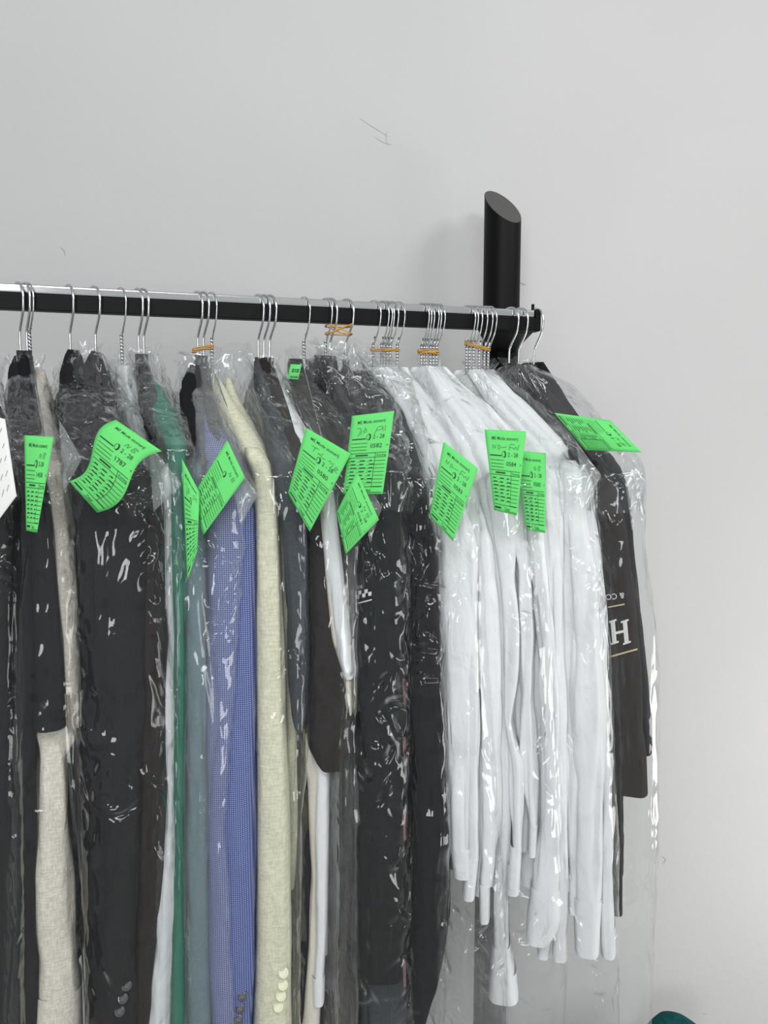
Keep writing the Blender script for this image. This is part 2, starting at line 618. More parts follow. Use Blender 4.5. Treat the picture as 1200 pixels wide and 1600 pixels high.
def hanger(hx, kind, tip, label):
    H = hook_axis(hx)
    o = empty('clothes_hanger', (H[0], H[1], RAIL_Z-0.16))
    tag(o, label, 'clothes hanger')
    F = on_circle(tip[0], tip[1]+(16 if kind == 'plastic' else 6), H, 0.20)
    phi = math.atan2(F[0]-H[0], -(F[1]-H[1]))
    AL = math.hypot(F[0]-H[0], F[1]-H[1])*0.86
    u = np.array([math.sin(phi), -math.cos(phi), 0.0])      # towards the room
    w = np.array([math.cos(phi), math.sin(phi), 0.0])
    B = np.array([H[0], H[1], RAIL_Z+0.0018])
    drop = B[2]-NECK-0.012-(F[2]-0.006)

    def L(a, b, c):
        return B+u*a+w*b+np.array([0, 0, c])
    r = 0.0019 if kind == 'plastic' else 0.00135
    ph = math.radians(31-0.014*hx+random.uniform(-4, 4))
    uh = np.array([math.sin(ph), -math.cos(ph), 0.0])

    def K(a, c):
        return B+uh*a+np.array([0, 0, c])
    hk = MB()
    arc = [(-0.0185, -0.026), (-0.019, -0.012), (-0.013, -0.002), (0, 0.0012), (0.013, -0.003), (0.020, -0.016), (0.0205, -0.030)]
    if kind == 'plastic':
        arc += [(0.016, -0.045), (0.003, -0.066), (0.0005, -0.074), (0, -0.085), (0, -NECK)]
        hk.tube([K(p[0], p[1]) for p in smooth_path([np.array([a, c, 0]) for a, c in arc], 5)], r, 8)
        hk.build('hook', M['wire'], o)
        # neck and arms of black plastic
        nk = MB()
        nk.tube([L(0, 0, -NECK+0.004), L(0, 0, -NECK-0.02)], 0.0062, 12)
        R = []
        for k in range(-16, 17):
            s = k/16
            a = s*AL
            z = -NECK-0.013-drop*abs(s)**1.08-0.007*min(1, abs(s)*4)
            hw = 0.0075+0.003*abs(s)
            hh = 0.012*(1-0.45*abs(s))
            R.append([L(a, hw*math.cos(t), z+hh*math.sin(t)) for t in np.linspace(0, 2*math.pi, 14, endpoint=False)])
        nk.rings(R)
        nk.build('shoulder_arms', M['black_plastic'], o)
    else:
        arc += [(0.015, -0.048), (0.006, -0.064), (0.0017, -0.072)]
        hk.tube([K(p[0], p[1]) for p in smooth_path([np.array([a, c, 0]) for a, c in arc], 5)], r, 8)
        hk.build('hook', M['wire'], o)
        tw = MB()
        for ph in (0, math.pi):
            pts = []
            if ph:
                pts += [L(-0.001, 0.0038, -0.058), L(-0.0008, 0.0032, -0.065)]
            for k in range(41):
                s = k/40
                a = ph+s*2*math.pi*4
                pts.append(L(0.0017*math.cos(a), 0.0017*math.sin(a), -0.070-0.043*s))
            sg = 1 if ph else -1
            pts += [L(sg*0.006, 0, -0.121), L(sg*AL, 0, -NECK-0.016-drop), L(sg*(AL+0.005), 0, -NECK-0.024-drop)]
            tw.tube(pts, r, 7)
        tw.build('twisted_wire', M['wire'], o)
    HANG.append((hx, H, phi))
    return o


hangers = [
    (27, 'plastic', (42, 735), 'black hanger of the far left pair, the outer one, left of its twin'),
    (38, 'plastic', (75, 760), 'black hanger of the far left pair, the right one beside the twisted wire hanger'),
    (42, 'wire', (88, 748), 'twisted wire hanger leaning beside the two black hangers at the far left'),
    (106, 'plastic', (124, 705), 'black hanger on its own, first one right of the far left cluster'),
    (146, 'plastic', (228, 750), 'black hanger on its own above the large black jacket with the ticket 1787'),
    (187, 'wire', (258, 740), 'single twisted wire hanger holding the white shirt left of the green garment'),
    (214, 'plastic', (262, 700), 'left hanger of the close pair above the teal green garment'),
    (222, 'plastic', (275, 705), 'right hanger of the close pair above the teal green garment'),
    (307, 'plastic', (306, 700), 'left hanger in the leftmost rubber-banded bundle, above the blue checked jacket'),
    (316, 'plastic', (352, 738), 'middle hanger in the leftmost rubber-banded bundle, above the blue checked jacket'),
    (329, 'wire', (408, 738), 'twisted wire hanger in the leftmost rubber-banded bundle, above the cream jacket'),
    (402, 'plastic', (442, 740), 'left one of the three evenly spaced parallel hangers near the middle of the rail'),
    (411, 'plastic', (477, 750), 'middle one of the three evenly spaced parallel hangers near the middle of the rail'),
    (420, 'plastic', (502, 750), 'right one of the three evenly spaced parallel hangers near the middle of the rail'),
    (474, 'wire', (530, 740), 'single twisted wire hanger with a small green slip at its neck'),
    (508, 'wire', (580, 735), 'leftmost hanger in the bundle whose rubber band crosses in an X'),
    (515, 'plastic', (600, 740), 'middle hanger in the bundle whose rubber band crosses in an X'),
    (540, 'plastic', (640, 742), 'rightmost hanger in the bundle whose rubber band crosses in an X'),
]
ORD = ['first', 'second', 'third', 'fourth', 'fifth', 'sixth']
for grp, xs in ((0, (583, 596, 600, 605, 610, 621)), (1, (659, 663, 667, 673, 678, 683)), (2, (730, 735, 741, 750, 758, 764))):
    wh = ('left', 'middle', 'right')[grp]
    for i, x in enumerate(xs):
        hangers.append((x, 'wire', (((688, 706, 715, 728, 742, 752), (772, 785, 805, 825, 842, 856), (870, 882, 892, 902, 910, 914))[grp][i], 755), f'{ORD[i]} wire hanger from the left in the {wh} bundle over the white shirts'))
hangers += [
    (797, 'plastic', (906, 725), 'hanger just right of the last rubber-banded bundle, in front of the black post'),
    (812, 'plastic', (931, 742), 'second hanger right of the last rubber-banded bundle, in front of the black post'),
    (836, 'plastic', (940, 738), 'rightmost hanger of all, hooked over the end cap of the rail'),
]
for h in hangers:
    hanger(*h)


# ------------------------------------------------------------------ rubber bands
def band(xs, z0, z1, turns, label, cross=False):
    a, b = hook_axis(xs[0])[0], hook_axis(xs[1])[0]
    r = 0.0036
    o = MB()
    for t in range(turns):
        k = t/max(1, turns-1)
        za, zb = z0+random.uniform(-1, 1)*0.0042, z1+random.uniform(-1, 1)*0.0042
        if cross:
            za, zb = (z0, z1) if t == 0 else ((z0-0.012, z1-0.012) if t == 1 else ((z0, z1-0.012) if t == 2 else (z0-0.012, z1+0.002)))
        pts = []
        rr = r+0.0006*t+(0.018 if cross else 0)
        for q in range(32):
            an = 2*math.pi*q/32
            c, s = math.cos(an), math.sin(an)
            x = (b if c > 0 else a)+0.0045*c
            y = (rr if s < 0 else 0.004)*s
            f = (x-a)/(b-a)
            pts.append((x, y, za+(zb-za)*f+0.0008*math.sin(an*2+t)))
        o.tube(pts, 0.00085, 6, True)
    ob = o.build('rubber_band', M['rubber'])
    c = np.array([(a+b)/2, 0, (z0+z1)/2])
    ob.data.transform(Matrix.Translation(Vector(-c)))
    ob.location = c
    tag(ob, label, 'rubber band')


band((303, 327), RAIL_Z-0.089, RAIL_Z-0.083, 5, 'tan rubber band wound round the hangers over the blue checked jacket')
band((512, 544), RAIL_Z-0.043, RAIL_Z-0.043, 4, 'tan rubber band crossed in an X between spread hangers near the middle', True)
band((583, 620), RAIL_Z-0.079, RAIL_Z-0.080, 5, 'tan rubber band round the left bundle of white-shirt hangers')
band((657, 682), RAIL_Z-0.081, RAIL_Z-0.079, 6, 'tan rubber band round the middle bundle of white-shirt hangers')
band((731, 763), RAIL_Z-0.062, RAIL_Z-0.069, 4, 'tan rubber band round the right bundle of white-shirt hangers, beside the black post')


# ------------------------------------------------------------------ cloth and film builders
def rows(P, ys, sm=2):
    P = np.array(P, float)
    o = [np.interp(ys, P[:, 0], P[:, c]) for c in (1, 2)]
    res = []
    for a in o:
        b = a.copy()
        for _ in range(sm):
            b[1:-1] = (b[:-2]+2*b[1:-1]+b[2:])/4
        res.append(b)
    return res


def drape(H, prof, ytip, U, r0, step=9, back=1.0, btaper=0.5, bmax=9.0, bmin=0.004, btop=None, amp=0.0, freq=(60, 60, 9), seed=0.0, nf=18, ns=12, ridged=False):
    """rings of a sheath hung over a hanger: front edge given, back mirrored through the hook's axis"""
    y0, y1 = prof[0][0], prof[-1][0]
    ys = np.arange(y0, y1+1, step)
    xl, xr = rows(prof, ys, 1 if ridged else 2)
    R = []
    for y, a, b in zip(ys, xl, xr):
        t = min(1.0, max(0.0, (y-y0)/(ytip-y0)))
        rad = r0+(U-r0)*t
        F = on_circle((a+b)/2, y, H, rad)
        lim = bmax
        if btop is not None:
            lim = bmax+(btop-bmax)*min(1.0, max(0.0, (ytip-y)/30))
        hw = min(lim, max(bmin, (b-a)/2*depth(F)/FPX))
        F = on_circle((a+b)/2, y, H, max(rad-hw, 0.35*rad))
        d = F[:2]-H
        ln = np.linalg.norm(d)
        d = d/ln
        p = np.array([-d[1], d[0]])
        hw2 = min(hw, ln*0.95)
        ln = ln+hw2
        bb = ln*back
        hb = hw*btaper
        cf = F[:2]
        cb = H-d*(bb-hb)
        pts = []
        for k in range(nf):
            an = -math.pi/2+math.pi*k/(nf-1)
            pts.append(np.array([*(cf+d*hw2*math.cos(an)+p*hw*math.sin(an)), F[2], *(d*math.cos(an)+p*math.sin(an))]))
        for k in range(1, ns):
            s = k/ns
            pts.append(np.array([*((cf+p*hw)*(1-s)+(cb+p*hb)*s), F[2], *p]))
        for k in range(7):
            an = math.pi/2+math.pi*k/6
            pts.append(np.array([*(cb+d*hb*math.cos(an)+p*hb*math.sin(an)), F[2], *(d*math.cos(an)+p*math.sin(an))]))
        for k in range(1, ns):
            s = k/ns
            pts.append(np.array([*((cb-p*hb)*(1-s)+(cf-p*hw)*s), F[2], *(-p)]))
        R.append(pts)
    R = np.array(R)
    P = R[..., :3].copy()
    if amp:
        nz = vnoise(P*np.array(freq)+seed*17.3)
        if ridged:
            nz = 1-np.abs(2*nz-1)
            n2 = vnoise(P*np.array(freq)*2.3+seed*7.7+50)
            nz = 0.65*nz+0.35*(1-np.abs(2*n2-1))
        av = amp*np.ones(len(P))
        if ridged:
            av = amp*np.interp(ys, [ytip, ytip+250], [1.0, 0.45])
        P[..., :2] += (nz[..., None]-0.5)*2*av[:, None, None]*R[..., 3:5]
    return P


def sleeve_rings(H, prof, U, dh, step=8, amp=0.0, seed=0.0, n=44, dd=0.0, freq=(48, 48, 4.5), back=False, taper=True):
    y0, y1 = prof[0][0], prof[-1][0]
    ys = np.arange(y0, y1+0.01, (y1-y0)/max(2, round((y1-y0)/step)))
    xl, xr = rows(prof, ys)
    R, Nn = [], []
    for i, (y, a, b) in enumerate(zip(ys, xl, xr)):
        F = on_circle((a+b)/2, y, H, U)
        v = F-CAM
        v = np.array([v[0], v[1], 0])/np.linalg.norm(v[:2])
        p = np.array([v[1], -v[0], 0])
        hw = (b-a)/2*depth(F)/FPX
        c = F+v*(dh+dd)
        kk = 1.0
        if taper and i < 3:
            kk = (0.55, 0.8, 0.94)[i]
        ring, nn = [], []
        for k in range(n):
            an = 2*math.pi*k/n
            cs, sn = math.cos(an), math.sin(an)
            e = 0.62
            nn.append(p*cs+v*sn)
            ring.append(c+p*hw*kk*math.copysign(abs(cs)**e, cs)+v*dh*kk*math.copysign(abs(sn)**e, sn))
        R.append(ring)
        Nn.append(nn)
    P, Nn = np.array(R), np.array(Nn)
    if amp:
        nz = vnoise(P*np.array(freq)+seed*13.1)
        n2 = vnoise(P*np.array(freq)*np.array([2.2, 2.2, 1.5])+seed*5.1+31)
        nn_ = np.arange(len(P))
        wv = (np.minimum(1, nn_/4)*np.clip((len(P)-1-nn_)/7, 0.25, 1))[:, None]
        f1, f2 = np.abs(2*nz-1), np.abs(2*n2-1)
        P += Nn*(((f1*0.75+f2*0.35)-0.42)*2*amp*wv)[..., None]
    if back:
        P[..., 0] = 2*H[0]-P[..., 0]
        P[..., 1] = 2*H[1]-P[..., 1]
    return P


def close_tube(R, inner=True):
    """adds a turned-in hem so that the open end is dark inside"""
    c = R[-1].mean(axis=0)
    r1 = c+(R[-1]-c)*0.93
    r2 = c+(R[-1]-c)*0.85+np.array([0, 0, 0.05])
    return np.concatenate([R, r1[None], r2[None]], 0)


def hem_split(o):
    md = o.modifiers.new('hem', 'EDGE_SPLIT')
    md.split_angle = math.radians(50)


GARMENTS = {}


def garment(key, name, cat, label, mat, hx, ytip, shoulder, sleeve, cuff=None, U=0.20, dd=0.0, dh=0.045, amp=0.005, ybot=None,
            body_b=0.010, cuffmat=None, group=None, backsleeve=True, neck_r=0.012, part='sleeve', collar=False, famp=None, rib=0.0):
    H = hook_axis(hx)
    z0 = RAIL_Z-0.16
    o = empty(name, (H[0], H[1], z0))
    tag(o, label, cat, group)
    seed = len(GARMENTS)*1.37+1
    # body: shoulders as given, below the tip a thin hanging panel behind the sleeve
    prof = [list(r) for r in shoulder]
    c0 = (prof[0][1]+prof[0][2])/2
    prof.insert(0, [prof[0][0]-11, c0-3.5, c0+2.5])
    if ybot:
        last = sleeve if sleeve else shoulder
        for y, a, b in last:
            if y > prof[-1][0]+4:
                c, h = (a+b)/2, min((b-a)/2, 13)
                prof.append([y, c-h, c+h])
        c, h = (prof[-1][1]+prof[-1][2])/2, (prof[-1][2]-prof[-1][1])/2
        if ybot > prof[-1][0]+5:
            prof.append([ybot, c-h, c+h])
        prof = [p for p in prof if p[0] <= ybot]
    R = drape(H, prof, ytip, U-(0.03 if sleeve else 0.0)+0.0, neck_r, bmax=(body_b*2.2 if not sleeve else body_b), btop=0.026, btaper=0.7, amp=amp*0.6, seed=seed, freq=(70, 70, 8))
    if dd:
        R[..., :2] += (FH*dd)[:2]*0.5
    MB().rings(R, True, False).build('body', mat, o)
    if sleeve:
        S = sleeve_rings(H, sleeve, U, dh, amp=amp if famp is None else famp, seed=seed, dd=dd)
        Sf = S if cuff else close_tube(S)
        hem_split(MB().rings(Sf, True, False).build(part, mat, o))
        if cuff:
            Cf = sleeve_rings(H, cuff, U, dh*0.9, step=12, amp=0.0008, seed=seed, dd=dd, taper=False, n=72 if rib else 44)
            if rib:
                cc = Cf.mean(axis=1, keepdims=True)
                Cf = cc+(Cf-cc)*(1+rib/0.012*np.sin(np.arange(72)*math.pi/2*1.0))[None, :, None]
            hem_split(MB().rings(close_tube(Cf), False, False).build('cuff', cuffmat or mat, o))
        if backsleeve:
            S2 = sleeve_rings(H, [(y, (a+b)/2-min(12, (b-a)/2), (a+b)/2+min(12, (b-a)/2)) for y, a, b in sleeve], U-0.01, 0.03, step=30, amp=0.003, seed=seed+3, dd=dd, back=True)
            MB().rings(close_tube(S2), True, False).build(part, mat, o)
    if collar:
        y0, a, b = shoulder[0]
        P = []
        for k in range(24):
            an = 2*math.pi*k/24
            P.append((math.cos(an), math.sin(an)))
        zt = on_circle((a+b)/2, y0, H, 0.02)[2]
        rr = []
        for f, dz in ((1.25, -0.022), (1.05, 0.006), (0.9, 0.008), (0.86, -0.02)):
            rr.append([(H[0]+0.016*f*c*0.75+0.008, H[1]-0.045*f*s, zt+dz+0.012*s) for c, s in P])
        MB().rings(rr, False, False).build('collar', mat, o)
    GARMENTS[key] = o
    return o


def film_mesh(name, R, mat, parent=None):
    R = np.asarray(R)
    o = MB().rings(R, False, False).build(name, mat, parent)
    n, k = R.shape[:2]
    mid = R[n//2]
    u = np.concatenate([[0], np.cumsum(np.linalg.norm(np.roll(mid, -1, 0)-mid, axis=1))])
    nose = R[:, min(15, k//2)]
    v = np.concatenate([[0], np.cumsum(np.linalg.norm(nose[1:]-nose[:-1], axis=1))])
    ii, jj = np.meshgrid(np.arange(n-1), np.arange(k), indexing='ij')
    uv = np.stack([np.stack([u[jj], v[ii]], -1), np.stack([u[jj+1], v[ii]], -1), np.stack([u[jj+1], v[ii+1]], -1), np.stack([u[jj], v[ii+1]], -1)], 2)
    o.data.uv_layers.new(name='film').data.foreach_set('uv', uv.reshape(-1))
    return o


def bag(hx, label, ytip, prof, U=0.232, haze=0.018, crumple=1.0, amp=0.005, back=1.02, r0=0.016, low=0.12, seed=None, freq=(34, 34, 16)):
    H = hook_axis(hx)
    sd = (len([k for k in bpy.data.objects if k.name.startswith('garment_bag')])+1)*2.31 if seed is None else seed
    R = drape(H, prof, ytip, U, r0, step=6, back=back, btaper=0.55, bmin=0.006, amp=amp, seed=sd, nf=30, ns=16, ridged=True, freq=freq)
    # gathered neck: the film flares up a little round the hooks
    top = R[0]
    c = top.mean(axis=0)
    k = np.arange(top.shape[0])
    fl = top+(top-c)*0.35+np.array([0, 0, 1.0])*(0.002+0.020*vnoise(np.concatenate([top[:, :2]*90, np.full((len(k), 1), sd)], 1)))[:, None]
    R = np.concatenate([fl[None], R], 0)
    o = film_mesh('garment_bag', R, film_mat('clear_film', haze, crumple, sd, 1.0, low))
    loc = np.array([H[0], H[1], RAIL_Z-0.16])
    o.data.transform(Matrix.Translation(Vector(-loc)))
    o.location = loc
    tag(o, label, 'garment bag')
    o['hx'] = float(hx)
    # surplus film gathered in a second layer over the shoulder
    pf = [(y, a+(b-a)*0.04, b-(b-a)*0.04) for y, a, b in prof if y < ytip+40]
    if pf[-1][0] < ytip+20:
        pf.append((ytip+30, pf[-1][1], pf[-1][2]))
    R2 = drape(H, pf, ytip, U-0.007, r0, step=6, back=back*0.98, btaper=0.5, bmin=0.006, amp=amp*1.5, seed=sd+9, nf=30, ns=16, ridged=True, freq=(30, 30, 15))
    kk = np.arange(R2.shape[1])
    R2[-1] += np.array([0, 0, 1.0])*(-0.05*vnoise(np.concatenate([R2[-1][:, :2]*40, np.full((len(kk), 1), sd)], 1)))[:, None]
    film_mesh('film_fold', R2, film_mat('crumpled_film', haze*0.8, crumple, sd+4, 1.8), o)
    return o


# ------------------------------------------------------------------ garments, from left to right
garment('lilac', 'shirt', 'shirt', 'lilac shirt, only a sliver showing at the far left edge under the white paper', M['lilac'], -62, 760,
        [(590, -40, -20), (700, -22, 0), (800, -22, 3)], [(780, -25, 4), (860, -25, 5), (900, -26, 1)], ybot=900, backsleeve=False)
garment('a0', 'trousers', 'trousers', 'black trousers hanging at the very left edge of the rack', M['black'], -45, 730,
        [(580, -40, -20), (650, -32, 4), (730, -28, 12)], [(720, -28, 14), (900, -30, 18), (1200, -30, 20), (1700, -30, 22)], ybot=1720, part='leg')
garment('a1', 'jacket', 'jacket', 'long black jacket on the outer hanger of the far left pair', M['black'], 25, 720,
        [(566, 12, 34), (600, 10, 44), (650, 10, 50), (720, 14, 50)], [(700, 14, 50), (850, 18, 52), (1100, 18, 58), (1400, 5, 58), (1700, 0, 62)], ybot=1720, dd=0.02)
garment('a2', 'shirt', 'shirt', 'black shirt whose sleeve lies beside the taupe sweater and ends above the beige linen', M['black2'], 35, 760,
        [(566, 26, 46), (620, 30, 52), (700, 38, 62), (760, 42, 72)], [(740, 42, 74), (790, 45, 82), (850, 47, 85), (950, 52, 92), (1050, 54, 100), (1144, 54, 104)], ybot=1120, dd=0.0)
garment('a3', 'sweater', 'sweater', 'taupe knitted sweater with a ribbed cuff, in the leftmost film with the ticket 1458', M['knit'], 42, 745,
        [(588, 54, 70), (640, 52, 76), (700, 60, 96), (745, 66, 106)],
        [(720, 64, 104), (760, 70, 110), (820, 76, 117), (900, 82, 122), (1000, 90, 128), (1090, 100, 129)],
        [(1088, 100, 130), (1143, 103, 130)], ybot=1085, dd=0.012, rib=0.0009)
garment('a4', 'shirt', 'shirt', 'beige linen shirt whose creased sleeve hangs below the taupe sweater', M['linen'], 46, 760,
        [(600, 58, 70), (760, 72, 100)],
        [(1136, 72, 116), (1148, 52, 128), (1160, 50, 131), (1176, 60, 127), (1200, 63, 112), (1225, 61, 106), (1260, 58, 107), (1350, 53, 112), (1450, 52, 115), (1530, 58, 122), (1584, 60, 128)],
        [(1582, 58, 130), (1680, 52, 132)], ybot=1720, dd=0.03, amp=0.006)
garment('b1', 'jacket', 'jacket', 'black jacket on the single hanger second from left, behind the big black jacket', M['black'], 106, 700,
        [(556, 94, 118), (600, 88, 122), (650, 80, 128), (720, 98, 150)], [(700, 98, 152), (850, 118, 165), (1100, 128, 170), (1400, 132, 175), (1700, 140, 190)], ybot=1720, dd=0.02)
garment('b2', 'jacket', 'jacket', 'large black jacket behind the ticket 1787, sleeve buttons low at its front', M['black'], 146, 750,
        [(560, 136, 158), (600, 128, 172), (650, 122, 192), (700, 120, 218), (750, 118, 240)],
        [(730, 116, 240), (850, 126, 236), (1100, 134, 232), (1300, 138, 222), (1500, 142, 216), (1700, 146, 214)], ybot=1720, amp=0.007, dh=0.05)
garment('b3', 'trousers', 'trousers', 'brownish black trousers between the large black jacket and the white shirt', M['brownblack'], 160, 780,
        [(590, 158, 170), (650, 162, 178), (720, 176, 204), (780, 204, 240)], [(760, 206, 266), (900, 210, 272), (1100, 214, 268), (1300, 213, 270), (1400, 212, 262), (1500, 210, 248), (1700, 206, 238)],
        ybot=1720, amp=0.006, dd=0.012, part='leg')
garment('c', 'shirt', 'shirt', 'white shirt on the single wire hanger, left of the teal green garment', M['white'], 187, 740,
        [(582, 190, 208), (610, 194, 218), (650, 205, 240), (700, 225, 264), (740, 244, 274)],
        [(730, 246, 276), (850, 258, 277), (1100, 260, 278), (1350, 258, 277), (1450, 246, 276), (1700, 226, 274)], ybot=1720, dd=0.004, body_b=0.014)
garment('d1', 'waistcoat', 'waistcoat', 'black garment on the left hanger of the pair beside the teal green garment', M['black2'], 214, 680,
        [(562, 204, 224), (590, 205, 226), (640, 210, 228), (690, 226, 244)], None, ybot=700, dd=0.04)
garment('d2', 'dress', 'dress', 'teal green dress with a shiny folded shoulder beside the white shirt', M['green'], 222, 690,
        [(598, 226, 246), (625, 224, 264), (660, 236, 284), (690, 252, 294)],
        [(670, 244, 290), (700, 256, 295), (760, 264, 292), (900, 267, 292), (1100, 271, 290), (1300, 271, 289), (1500, 268, 290), (1700, 264, 291)], ybot=1720, amp=0.003, body_b=0.014, part='front_panel')
garment('e0', 'jacket', 'jacket', 'black jacket under the left hanger of the bundle over the blue checked jacket', M['black2'], 305, 690,
        [(580, 288, 308), (610, 276, 304), (650, 280, 302), (690, 286, 300)], None, ybot=770, dd=0.02)
garment('e2', 'shirt', 'shirt', 'muted grey-teal shirt veiled by film, left of the blue checked jacket', M['greyblue'], 300, 740,
        [(600, 284, 292), (680, 283, 297), (740, 285, 316)], [(720, 286, 322), (900, 286, 328), (1200, 288, 328), (1400, 288, 330), (1700, 290, 336)], ybot=1720, dd=0.014, amp=0.005)
garment('e1', 'jacket', 'jacket', 'blue checked jacket with dark buttons at its sleeve end', M['blue'], 314, 735,
        [(606, 297, 325), (650, 292, 336), (690, 298, 356), (735, 322, 380)],
        [(715, 318, 374), (760, 324, 388), (800, 326, 399), (900, 324, 402), (1100, 324, 402), (1300, 322, 400), (1500, 326, 399), (1700, 334, 394)], ybot=1720, amp=0.003, dd=-0.004)
garment('f', 'jacket', 'jacket', 'cream linen jacket with four cream buttons at its sleeve end', M['cream'], 329, 735,
        [(596, 326, 346), (630, 334, 366), (680, 360, 402), (735, 390, 428)],
        [(700, 374, 412), (740, 392, 428), (800, 397, 436), (900, 398, 440), (1000, 399, 445), (1100, 399, 448), (1300, 399, 455), (1480, 399, 458), (1700, 390, 456)], ybot=1720, amp=0.002, body_b=0.016)
garment('f2', 'jacket', 'jacket', 'second cream jacket tucked close behind the cream jacket with four buttons', M['cream'], 350, 760,
        [(600, 346, 360), (650, 362, 385), (700, 392, 416), (760, 425, 452)],
        [(740, 422, 450), (800, 430, 456), (900, 432, 461), (1000, 435, 468), (1100, 438, 471), (1200, 445, 469), (1300, 448, 462), (1400, 440, 458)], ybot=1400, amp=0.003, dd=0.04)
garment('g', 'shirt', 'shirt', 'charcoal shirt whose sleeve ends beside the cream jackets', M['charcoal'], 402, 740,
        [(575, 392, 412), (620, 402, 432), (680, 420, 450), (740, 428, 462)],
        [(720, 424, 460), (760, 430, 466), (850, 440, 477), (1000, 452, 482), (1100, 454, 482), (1130, 456, 479), (1142, 461, 473)], ybot=1120, dd=-0.004, dh=0.03)
garment('h2', 'trousers', 'trousers', 'black trousers showing as a dark strip right of the cream jackets', M['black2'], 406, 760,
        [(580, 400, 418), (680, 430, 460), (760, 452, 482)], [(740, 452, 484), (1100, 456, 490), (1300, 461, 488), (1700, 457, 482)], ybot=1720, dd=0.045, part='leg')
garment('h', 'jacket', 'jacket', 'dark brown jacket whose rounded sleeve end hangs above the white cuff', M['brownblack'], 411, 750,
        [(570, 396, 426), (620, 410, 442), (670, 424, 462), (750, 458, 496)],
        [(720, 448, 486), (780, 470, 510), (840, 483, 524), (1000, 482, 546), (1120, 476, 551), (1170, 479, 548), (1195, 489, 542), (1207, 500, 532)], ybot=1190, amp=0.005, dh=0.04, body_b=0.012)
garment('i', 'shirt', 'shirt', 'white shirt lying over the dark brown jacket, narrow flat sleeve with square end', M['white'], 420, 750,
        [(608, 428, 444), (660, 442, 474), (720, 470, 508), (750, 484, 518)],
        [(735, 482, 514), (780, 498, 524), (850, 502, 532), (950, 514, 543), (1010, 523, 550)],
        [(1008, 523, 551), (1058, 536, 553)], ybot=1060, dd=-0.012, amp=0.002)
garment('i2', 'blouse', 'blouse', 'cream blouse, a narrow pointed edge beside the white flat sleeve', M['offwhite'], 417, 750,
        [(620, 440, 452), (750, 486, 506)], [(770, 496, 512), (900, 506, 522), (1000, 516, 536), (1060, 536, 549), (1116, 545, 550)], ybot=1000, dd=-0.006, amp=0.001, backsleeve=False)
garment('h3', 'trousers', 'trousers', 'cream trousers below the dark brown jacket, left of the long white sleeve', M['offwhite'], 424, 760,
        [(620, 440, 456), (760, 476, 505)], [(900, 482, 510), (1190, 472, 506), (1300, 478, 508), (1400, 484, 508), (1500, 479, 504), (1700, 464, 498)], ybot=1720, dd=0.035, amp=0.004, part='leg')
garment('i3', 'shirt', 'shirt', 'white shirt with a long cuffed sleeve below the dark brown jacket', M['white'], 428, 760,
        [(625, 444, 460), (760, 482, 512)], [(900, 490, 520), (1185, 492, 516), (1300, 490, 516), (1400, 492, 513), (1500, 491, 511), (1547, 489, 508)],
        [(1545, 486, 509), (1590, 488, 508)], ybot=1500, dd=0.02, amp=0.002)
garment('j', 'jacket', 'jacket', 'taupe jacket veiled in film under the hanger with the small green slip', M['taupe'], 474, 740,
        [(570, 444, 464), (620, 456, 492), (680, 478, 528), (740, 510, 552)], [(720, 505, 545), (800, 530, 560), (1000, 535, 560), (1700, 530, 560)], ybot=1720, dd=0.035)
garment('k', 'jacket', 'jacket', 'black chef jacket with a small checkerboard emblem, behind the ticket 0582', M['chef'], 508, 730,
        [(566, 486, 506), (600, 490, 524), (650, 515, 548), (690, 538, 574), (730, 545, 600)],
        [(700, 538, 596), (760, 548, 622), (900, 552, 632), (1100, 550, 635), (1300, 545, 637), (1450, 545, 639), (1543, 546, 640)], ybot=1530, amp=0.006, dh=0.05, dd=0.005)
garment('k2', 'trousers', 'trousers', 'charcoal trousers showing below the hem of the black chef jacket', M['charcoal'], 515, 740,
        [(580, 505, 520), (740, 570, 600)], [(900, 556, 630), (1400, 556, 636), (1700, 556, 642)], ybot=1720, dd=0.05, amp=0.008, part='leg')
garment('l', 'jacket', 'jacket', 'black velvet jacket between the chef jacket and the white shirts', M['velvet'], 540, 740,
        [(590, 560, 590), (640, 590, 630), (690, 612, 648), (740, 622, 662)],
        [(710, 616, 656), (800, 630, 674), (900, 636, 685), (1100, 638, 692), (1300, 640, 700), (1450, 640, 704), (1550, 636, 690), (1620, 632, 668)], ybot=1600, amp=0.005, dh=0.05, dd=0.012)

# white shirts: three bundles of six
WS = []
b1, b2, b3 = (583, 596, 600, 605, 610, 621), (659, 663, 667, 673, 678, 683), (730, 735, 741, 750, 758, 764)
WS.append((b1[0], 'white shirt, leftmost of the white shirts, wide sleeve next to black velvet', 688, 775,
           [(745, 666, 700), (800, 676, 722), (850, 682, 738), (930, 684, 746), (1000, 686, 743), (1100, 692, 738), (1250, 698, 737), (1332, 702, 735)], [(1328, 702, 738), (1376, 708, 739)], 0.0))
WS.append((b1[1], 'white shirt second from left, its narrow cuff lower than the leftmost wide sleeve', 706, 770,
           [(760, 690, 722), (850, 706, 745), (1000, 722, 750), (1150, 728, 751), (1300, 730, 749), (1344, 731, 749)], [(1340, 728, 749), (1407, 722, 742)], -0.004))
WS.append((b1[2], 'white shirt half hidden behind the second narrow white cuff', 715, 770,
           [(760, 700, 735), (900, 722, 758), (1100, 735, 765), (1300, 738, 768), (1370, 742, 768)], [(1366, 740, 769), (1420, 738, 766)], 0.03))
WS.append((b1[3], 'white shirt with cuff ending just below the two leftmost white cuffs', 728, 765,
           [(760, 715, 748), (850, 732, 768), (930, 742, 776), (1100, 748, 782), (1200, 750, 786), (1300, 752, 785), (1392, 748, 770)], [(1388, 748, 766), (1449, 748, 765)], 0.006))
